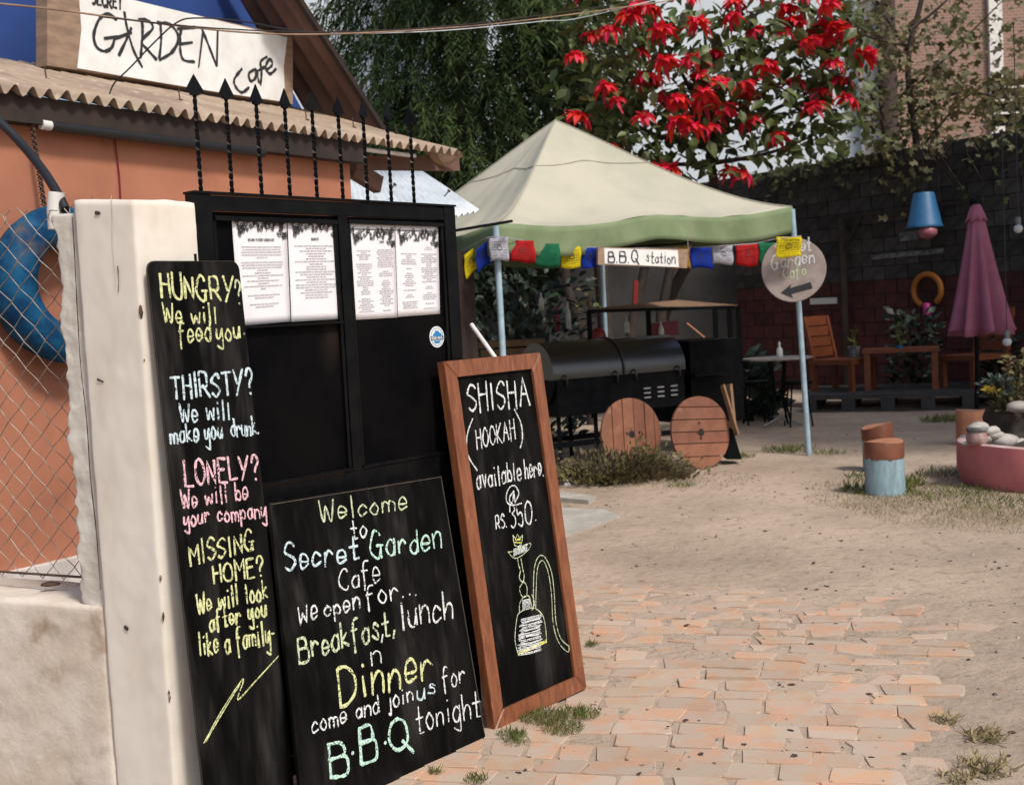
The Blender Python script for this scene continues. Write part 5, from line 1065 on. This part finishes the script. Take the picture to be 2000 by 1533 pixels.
for i, (cx, cy, rad, n, h, lab) in enumerate(((1845, 1408, .05, 70, .05, 'upper straw coloured dry grass tuft at lower right'), (1922, 1440, .07, 110, .06, 'middle straw coloured dry grass tuft near the right edge'), (1925, 1502, .09, 130, .06, 'lowest large dry grass tuft near the right edge'), (1870, 1522, .06, 70, .05, 'dry grass tuft at the bottom right, left of the largest'))):
    V, F_ = tuft(cx, cy, rad, n, h, '', '', ''); V[:, 2] *= .55; cloud_obj('grass_tuft', [(V, F_)], 'grass_dry', origin=tuple(G(cx, cy)), label=lab, cat='grass tuft', group='dry grass tufts')
gr_ = [tuft(cx, cy, rad, n, .022, '', '', '') for cx, cy, rad, n in ((1060, 1405, .09, 700), (1130, 1398, .08, 500), (1000, 1440, .05, 260), (1100, 1425, .08, 420), (1155, 1262, .03, 120), (1010, 1452, .05, 100), (850, 1512, .02, 60), (930, 1527, .04, 120))]
for V, F_ in gr_: V[:, 2] += .006
cloud_obj('moss', gr_, 'grass_green', kind='stuff', label='moss and tiny weeds in the joints below the framed chalkboard')
# low shrub in front of the spool discs
c = G(1225, 950); n = 4200; d_ = dirs(n); rr_ = rng.random(n) ** .45 * (1 + .12 * rng.normal(size=n)); C_ = np.stack([c.x + d_[:, 0] * rr_ * .66, c.y + .35 + d_[:, 1] * rr_ * .38, abs(d_[:, 2]) * rr_ * .30 + .02], 1)
C_[:, 2] *= .72 + .45 * np.sin(C_[:, 0] * 9 + 1) * np.cos(C_[:, 1] * 7); C_[:, 2] = abs(C_[:, 2])
shr = thing('low_shrub', 'low dry olive shrub in front of the wooden spool discs', 'shrub', (c.x, c.y + .3, 0))
D_ = d_.copy(); D_[:, 2] += .7; V, F_ = leafcloud(C_, D_, dirs(n), .025 + .05 * rng.random(n) ** 2, OV, OVF); cloud_obj('foliage', [(V, F_)], 'shrub_leaf', parent=shr)
mb = MB()
for k in range(90):
    a_ = random.uniform(0, 6.28); r_ = random.random() ** .5; e = Vector((c.x + math.cos(a_) * r_ * .62, c.y + .35 + math.sin(a_) * r_ * .38, random.uniform(.12, .34))); b_ = Vector((c.x + math.cos(a_) * r_ * .3, c.y + .35 + math.sin(a_) * r_ * .2, 0)); mb.tube([b_, (b_ + e) / 2 + Z * .03, e], [.006, .004, .002], 4)
build('twigs', mb, 'bark', parent=shr)
mb = MB(); mb.lathe(G(1108, 948), [(.035, 0), (.02, .03), (.005, .05)], 7); build('crumpled_paper', mb, 'paper', label='small crumpled white paper on the ground by the shrub', cat='litter')
# trees
def branchtube(mb, pts, r0, r1, k=8):
    p = vcat([Vector(x) for x in pts], 4); n = len(p); mb.tube(p, [r0 + (r1 - r0) * i / (n - 1) for i in range(n)], k)
# conifer with drooping sprays
cf_ = thing('conifer_tree', 'dark drooping conifer behind the tent and porch roof', 'tree', (-.6, 17.5, 0))
mb = MB(); branchtube(mb, [(-.6, 17.5, 0), (-.55, 17.5, 3), (-.5, 17.4, 6), (-.45, 17.4, 9.5)], .20, .04); build('trunk', mb, 'bark', parent=cf_)
def conifer(cx, cy, cz, rx, ry, rz, ns, seed, wide=1):
    C_, D_, N_, S_ = [], [], [], []; r = np.random.default_rng(seed)
    for s in range(ns):
        v = r.normal(size=3); v /= np.linalg.norm(v); q_ = r.random() ** .28; bmp = 1 + .18 * math.sin(v[0] * 5 + v[2] * 7 + seed) + .12 * math.sin(v[2] * 15 + v[0] * 9)
        p = np.array([cx + v[0] * rx * q_ * bmp, cy + v[1] * ry * q_ * bmp, cz + v[2] * rz * q_]); out = np.array([v[0], v[1], 0.2]); out /= np.linalg.norm(out) + 1e-9; L_ = .30 + .36 * r.random(); m = 24
        side = np.cross(out, [0, 0, 1]); side /= np.linalg.norm(side) + 1e-9
        for i in range(m):
            t = i / m; pos = p + out * L_ * t * .55 + np.array([0, 0, -1]) * L_ * (t ** 1.6) + r.normal(size=3) * .02
            tng = out * .55 + np.array([0, 0, -1.6 * t ** .6]); sg_ = 1 if i % 2 else -1
            C_.append(pos); D_.append(tng + side * sg_ * (.9 - .3 * t) + r.normal(size=3) * .15); N_.append(r.normal(size=3)); S_.append(.085 + .06 * r.random())
    return leafcloud(C_, D_, N_, S_, NEEDW, NEEDF)
cloud_obj('crown', [conifer(-.28, 17.4, 6.2, 1.85, 1.5, 4.6, 6200, 1)], 'conifer_leaf', parent=cf_)
cf2 = thing('leafy_bush', 'darker bushy evergreen growing low beside the conifer', 'bush', (-2.4, 17.8, 0))
mb = MB(); branchtube(mb, [(-2.3, 17.9, 0), (-2.3, 17.9, 1.6), (-2.2, 17.8, 3.2)], .08, .03); build('trunk', mb, 'bark', parent=cf2)
cloud_obj('crown', [conifer(-1.75, 17.9, 2.7, 1.05, .9, 2.1, 1100, 4)], 'conifer_leaf', parent=cf2)
cf3 = thing('lighter_tree', 'lighter green tree between the conifer and the red poinsettia', 'tree', (1.6, 19.5, 0))
mb = MB(); branchtube(mb, [(1.6, 19.5, 0), (1.5, 19.5, 3), (1.4, 19.5, 6)], .14, .05); build('trunk', mb, 'bark', parent=cf3)
n = 5200; d_ = dirs(n); rr_ = rng.random(n) ** .4; C_ = np.stack([1.35 + d_[:, 0] * rr_ * 1.2, 19.5 + d_[:, 1] * rr_, 6.3 + d_[:, 2] * rr_ * 2.6], 1); D_ = d_.copy(); D_[:, 2] -= .4
cloud_obj('crown', [leafcloud(C_, D_, dirs(n), .09 + .08 * rng.random(n), OV, OVF)], 'olive_leaf', parent=cf3)
# poinsettia
YPO = 15.2
po = thing('poinsettia_tree', 'poinsettia tree covered in red flowers behind the tent', 'tree', (2.1, 16.2, 0))
tw = MB(); base = Vector((2.0, 16.2, 0)); fk = P(1385, 300, 15.6)
branchtube(tw, [base, base + Vector((.1, 0, 1.4)), fk - Z * .8, fk], .09, .055)
def P3(x, y, d): return P(x, y, d)
limbs = [[(1385, 300), (1410, 190), (1450, 90), (1490, 0), (1520, -80)], [(1385, 300), (1350, 180), (1300, 90), (1260, 0)], [(1390, 270), (1500, 220), (1600, 170), (1680, 120)], [(1380, 290), (1270, 260), (1180, 200), (1120, 160)], [(1400, 220), (1520, 120), (1600, 30), (1640, -40)], [(1384, 320), (1500, 300), (1600, 260)], [(1384, 320), (1300, 320), (1240, 300)], [(1370, 230), (1380, 120), (1370, 20)]]
for i, l in enumerate(limbs): branchtube(tw, [P3(x, y, 15.5 + .5 * math.sin(i * 2.1) * k / len(l)) for k, (x, y) in enumerate(l)], .035, .010, 6)
for x0, y0, x1, y1 in ((1150, 690, 1105, 540), (1232, 660, 1262, 500), (1290, 640, 1310, 505)):
    branchtube(tw, [Vector((P(x0, y0, 15.8).x, P(x0, y0, 15.8).y, 0)), P(x0, y0, 15.8), P((x0 + x1) / 2, (y0 + y1) / 2, 15.8), P(x1, y1, 15.8), P(x1, 380, 15.7)], .075, .05, 8)
build('trunk', tw, 'bark', parent=po)
fpx = [(620, 30), (1190, 15), (1740, 30), (440, 170), (330, 205), (740, 180), (960, 130), (1170, 100), (1290, 180), (1550, 130), (1700, 170), (1790, 160), (1620, 250), (1700, 240), (230, 330), (620, 305), (760, 370), (930, 340), (1060, 330), (1370, 390), (1370, 450), (1780, 370), (1560, 490), (1830, 470), (1960, 330), (650, 465), (720, 470), (1000, 450), (1110, 480), (1250, 500), (1270, 560), (410, 520), (460, 600), (740, 580), (840, 600), (1000, 560), (990, 620), (1120, 650), (250, 690), (640, 695), (840, 730), (930, 760), (1040, 760), (1710, 550), (1870, 590), (1650, 630), (1260, 720), (1440, 820), (480, 890), (700, 1000), (790, 1000), (1160, 1020), (1240, 1040), (1500, 50), (1850, 200), (1460, 190), (560, 90), (690, 60), (1340, -40), (900, -40), (1600, -40), (300, -50), (1750, -60)]
def flowermesh(seed):
    r = random.Random(seed); mb = MB()
    for layer, (m, ln, dr) in enumerate(((10, .52, -.58), (9, .46, -.30), (6, .30, .10))):
        for i in range(m):
            a_ = 2 * PI * i / m + r.uniform(-.25, .25) + layer; e = Vector((math.cos(a_), math.sin(a_), 0)); s2 = Vector((-e.y, e.x, 0)); L_ = ln * r.uniform(.75, 1.1); dd = dr + r.uniform(-.35, .25); w_ = .085 * r.uniform(.8, 1.2)
            row_ = []
            for t, ww in ((.04, .15), (.35, .9), (.68, .85), (1, .04)):
                z = dd * t * t * L_ * 1.2 + .08 * t * L_ - .01 * layer; p = e * L_ * t * (1 - .15 * t) + Z * z
                row_.append((p + s2 * w_ * ww + Z * .018 * ww, p, p - s2 * w_ * ww + Z * .018 * ww))
            vs = [x for rw in row_ for x in rw]; fs = []
            for q_ in range(3): fs += [(3 * q_, 3 * q_ + 1, 3 * q_ + 4, 3 * q_ + 3), (3 * q_ + 1, 3 * q_ + 2, 3 * q_ + 5, 3 * q_ + 4)]
            mb.add(vs, fs)
    mb.cur = 1
    for i in range(6): a_ = i; mb.box(Vector((math.cos(a_) * .02, math.sin(a_) * .02, .03)), (.008, 0, 0), (0, .008, 0), (0, 0, .01))
    me = bpy.data.meshes.new('flower'); me.from_pydata([tuple(v) for v in mb.v], [], mb.f); me.materials.append(M['bract']); me.materials.append(M['bract_heart']); me.polygons.foreach_set('material_index', mb.mi); me.update(); return me
fms = [flowermesh(i) for i in range(5)]; pol = ORG[po.name]; random.seed(21); fpos = []
for i, (x, y) in enumerate(fpx):
    p = P(1050 + x / 3.077, y / 3.077 - 2, YPO - .4 + random.uniform(-.3, .5)); fpos.append(p)
    o = bpy.data.objects.new('flower', fms[i % 5]); COL.objects.link(o); o.parent = po; o.location = p - pol; s_ = random.uniform(.36, .52) * (1.15 if i % 7 == 3 else 1); o.scale = (s_,) * 3
    o.rotation_euler = (random.uniform(-.15, .50), random.uniform(-.35, .35), random.uniform(0, 6))
lm = MB(); lm.add([Vector(v) for v in OV], OVF); lme = bpy.data.meshes.new('leaf'); lme.from_pydata(lm.v, [], lm.f); lme.materials.append(M['poin_leaf_single'])
nl = 0; restC, restD, restN, restS = [], [], [], []
cl = [P(1050 + x / 3.077, y / 3.077, YPO) for x, y in fpx] + [P(x, y, YPO) for x, y in ((1180, 130), (1230, 240), (1330, 20), (1420, 200), (1480, 250), (1560, 240), (1200, 60), (1520, 170), (1250, 290), (1600, 120), (1290, 220), (1120, 60), (1150, 230), (1440, 30), (1560, 290), (1650, 250), (1180, 180), (1580, 60), (1620, 215), (1370, 340), (1470, 150))]
for k in range(2300):
    c = random.choice(cl); p = c + Vector((random.gauss(0, .28), random.gauss(.25, .38), random.gauss(-.12, .20)))
    X, Y_ = to_px(p)
    if X > 1700 or (X > 1460 and Y_ > 320) or Y_ > 345: continue
    d = Vector((random.gauss(0, 1), random.gauss(0, 1) - .3, random.gauss(-.6, .5))).normalized(); nn = Vector((random.gauss(0, .6), random.gauss(-.3, .6), 1)); s_ = random.uniform(.14, .27)
    if nl < 300 and p.y < YPO + .25:
        b3 = nn.cross(d).normalized(); n3 = d.cross(b3); o = bpy.data.objects.new('leaf', lme); COL.objects.link(o); o.parent = po
        o.matrix_local = Matrix.Translation(p - pol) @ (Matrix((d, b3, n3)).transposed().to_4x4()) @ Matrix.Scale(s_, 4); nl += 1
    else: restC.append(tuple(p)); restD.append(tuple(d)); restN.append(tuple(nn)); restS.append(s_)
V, F_ = leafcloud(restC, restD, restN, restS, OV, OVF); cloud_obj('leaf_remainder', [(V, F_)], 'poin_leaf', parent=po, kind='stuff')
# slender tree on the right
rt_ = thing('slender_tree', 'thin branched tree with small brown green leaves above the block wall', 'tree', (7.0, 18.6, 0))
YR = 18.6; tw = MB(); b0 = P(1792, 300, YR)
branchtube(tw, [Vector((b0.x, b0.y, 0)), b0 - Z * 1.5, b0, P(1778, 200, YR), P(1775, 100, YR), P(1800, 0, YR), P(1810, -90, YR)], .075, .03)
Lr = [[(1778, 180), (1840, 120), (1900, 60), (1960, 0)], [(1776, 110), (1740, 50), (1700, 0)], [(1792, 300), (1840, 240), (1900, 180), (1980, 150)], [(1780, 220), (1850, 190), (1900, 170)], [(1735, 285), (1715, 220), (1700, 190)], [(1735, 285), (1690, 240), (1660, 238)], [(1776, 60), (1850, 0), (1880, -60)], [(1830, 270), (1825, 200), (1830, 140)], [(1786, 300), (1740, 290), (1735, 285)], [(1770, 90), (1690, 70), (1650, 40)], [(1900, 180), (1960, 190), (2020, 180)]]
for i, l in enumerate(Lr): branchtube(tw, [P(x, y, YR + .3 * math.sin(i + k)) for k, (x, y) in enumerate(l)], .028, .008, 5)
build('trunk', tw, 'bark', parent=rt_)
TRI = [(0, 0, 0), (.3, .42, .04), (.5, .16, 0), (.95, .30, -.05), (.8, 0, -.03), (.95, -.30, -.05), (.5, -.16, 0), (.3, -.42, .04)]; TRIF = [(0, 2, 1), (0, 4, 2), (2, 4, 3), (0, 6, 4), (6, 5, 4), (0, 7, 6)]
C_, D_, N_, S_ = [], [], [], []; random.seed(9)
cent = [(x + random.uniform(-20, 20), y + random.uniform(-20, 20)) for l in Lr for x, y in l] + [(1700, 20), (1740, 100), (1850, 40), (1900, 110), (1850, 150), (1950, 60), (1980, 210), (1940, 230), (1720, 140), (1880, 210), (1820, 60), (1690, 60), (1760, 170), (1965, 180), (1840, 250), (1990, 110), (1700, 190)]
for k in range(1900):
    x, y = random.choice(cent); p = P(x + random.gauss(0, 22), y + random.gauss(0, 22), YR + random.gauss(0, .5))
    if to_px(p)[1] > 300: continue
    C_.append(tuple(p)); D_.append((random.gauss(0, 1), random.gauss(0, 1), random.gauss(-.5, .6))); N_.append((random.gauss(0, .7), random.gauss(-.5, .6), .8)); S_.append(random.uniform(.08, .19))
cloud_obj('crown', [leafcloud(C_, D_, N_, S_, TRI, TRIF)], 'olive_leaf', parent=rt_)
# creeper hanging over the block wall
C_, D_, N_, S_ = [], [], [], []
for k in range(480):
    s = random.uniform(-.2, 7.5); hang = abs(random.gauss(0, .36)) * (1.3 if 2.2 < s < 4.6 or s > 5.6 else .6); p = wq(s, 3.72 - hang, random.uniform(.04, .22))
    if noise.noise(Vector((s * 1.3, 0, 0))) < -.12 and hang > .2: continue
    C_.append(tuple(p)); D_.append((random.gauss(0, 1), random.gauss(-.4, .6), random.gauss(-.7, .5))); N_.append((random.gauss(-.5, .6), random.gauss(-.6, .6), .5)); S_.append(random.uniform(.08, .17))
cr = thing('wall_creeper', 'leafy creeper hanging over the top of the block wall', 'creeper', tuple(wq(3, 3.6)))
cloud_obj('foliage', [leafcloud(C_, D_, N_, S_, TRI, TRIF)], 'olive_leaf', parent=cr)
mb = MB()
for k in range(22): s = random.uniform(0, 7); mb.tube([wq(s, 3.72, .05), wq(s + random.uniform(-.3, .3), 3.45, .14), wq(s + random.uniform(-.5, .5), 3.0, .10)], .008, 4)
build('stems', mb, 'bark', parent=cr, kind='stuff')
# dark broad leaved plants behind the table and in the planter
def plant(c, n, r_, h, mt, lab, cat_='plant', name='leafy_plant', sz=(.1, .2), up=.4):
    t = thing(name, lab, cat_, c); d_ = dirs(n); q_ = rng.random(n) ** .5; C_ = np.stack([c[0] + d_[:, 0] * r_ * q_, c[1] + d_[:, 1] * r_ * q_, c[2] + rng.random(n) * h], 1); D_ = d_.copy(); D_[:, 2] += up
    cloud_obj('foliage', [leafcloud(C_, D_, dirs(n) * .5 + [0, -.3, .8], sz[0] + (sz[1] - sz[0]) * rng.random(n), OV, OVF)], mt, parent=t)
    mb = MB()
    for k in range(6): mb.tube([Vector(c), Vector(c) + Vector((random.uniform(-r_, r_) * .5, random.uniform(-r_, r_) * .5, h * .8))], [.012, .005], 5)
    build('stem', mb, 'bark', parent=t)
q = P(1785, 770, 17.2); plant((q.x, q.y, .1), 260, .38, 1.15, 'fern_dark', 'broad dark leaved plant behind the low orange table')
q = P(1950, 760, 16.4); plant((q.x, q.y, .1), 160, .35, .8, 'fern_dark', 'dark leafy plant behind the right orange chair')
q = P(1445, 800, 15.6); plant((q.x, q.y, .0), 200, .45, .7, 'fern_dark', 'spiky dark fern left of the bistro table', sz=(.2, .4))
q = P(1975, 790, 9.5); plant((q.x, q.y, q.z - .05), 300, .16, .24, 'shrub_leaf', 'dark small leaved plant growing on the planter mound', sz=(.04, .08))
q = P(1945, 760, 9.4); plant((q.x, q.y, q.z - .05), 150, .12, .14, 'fern_dark', 'olive weeds growing at the left of the planter mound', sz=(.03, .07))
q = P(1998, 720, 9.7); plant((q.x, q.y, q.z - .1), 120, .15, .22, 'shrub_leaf', 'purple brown stemmed plant at the top of the planter mound', sz=(.03, .08))
q = P(1938, 768, 9.3); plant((q.x, q.y, q.z), 26, .05, .04, 'yellow_leaf', 'bright yellow flower in the pink planter', 'flower', 'yellow_flower', (.04, .06))
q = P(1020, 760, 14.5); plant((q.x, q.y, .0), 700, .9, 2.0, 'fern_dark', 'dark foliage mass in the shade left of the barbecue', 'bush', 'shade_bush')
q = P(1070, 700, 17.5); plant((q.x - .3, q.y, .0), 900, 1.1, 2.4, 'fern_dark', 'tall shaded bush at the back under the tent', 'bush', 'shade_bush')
q = P(1152, 575, 15.0); plant((q.x, q.y, q.z - .25), 12, .10, .3, 'olive_leaf', 'yellowing leaves on a twig under the tent', 'leaves', 'yellow_leaves', (.1, .16))
# unseen tree added right of the view to shade the back yard
sht = thing('unseen_shade_tree', 'unseen broad leafy tree added right of the view to shade the back yard', 'tree', (9.6, 9.6, 0))
mb = MB(); branchtube(mb, [(9.6, 9.6, 0), (9.5, 9.6, 2.2), (9.1, 9.7, 4.2), (8.4, 9.9, 6)], .28, .10, 10)
for a_ in range(7): branchtube(mb, [(9.2, 9.7, 3.8), (8.9 + 1.2 * math.cos(a_), 9.9 + 1.2 * math.sin(a_), 5.2), (8.5 + 2.5 * math.cos(a_), 10 + 2.5 * math.sin(a_), 6.4)], .09, .03, 6)
build('trunk', mb, 'bark', parent=sht)
n = 9000; d_ = dirs(n); rr_ = rng.random(n) ** .45; C_ = np.stack([8.4 + d_[:, 0] * rr_ * 3.3, 10.1 + d_[:, 1] * rr_ * 3.3, 6.5 + d_[:, 2] * rr_ * 1.5], 1)
cloud_obj('crown', [leafcloud(C_, dirs(n), dirs(n) * .5 + [0, 0, .8], .20 + .14 * rng.random(n), OV, OVF)], 'olive_leaf', parent=sht)
# overhead cables
def cable(pts, r_, m, lab):
    mb = MB(); mb.tube(vcat([P(x, y, d) for x, y, d in pts], 5), r_, 5); build('overhead_cable', mb, m, label=lab, cat='cable', group='overhead cables')
cable([(-60, 2, 4.6), (100, 18, 5), (300, 45, 5.4), (480, 64, 5.8), (640, 67, 6.2), (860, 56, 7), (1060, 36, 8), (1320, 0, 9.5), (1450, -22, 10.5)], .0045, 'old_wood', 'upper pinkish cable crossing in front of the cafe sign and trees')
cable([(200, 34, 5.2), (420, 56, 5.6), (640, 63, 6.3), (860, 53, 7), (1060, 30, 8), (1300, -4, 9.5)], .0035, 'dark_wood', 'thin dark cable twisted along the pinkish cable')
cable([(700, 66, 6.5), (870, 60, 7), (1060, 42, 8), (1150, 32, 8.5), (1400, -30, 10)], .003, 'shed_tin', 'lowest thin pale cable right of the roof')
cable([(212, 194, 6.0), (222, 165, 6.0), (255, 132, 5.9), (300, 85, 5.8), (345, 45, 5.8), (385, 36, 5.8), (470, 42, 5.9), (560, 58, 6.1), (640, 66, 6.3)], .004, 'rubber', 'black cable looping from the porch roof across the GARDEN sign')
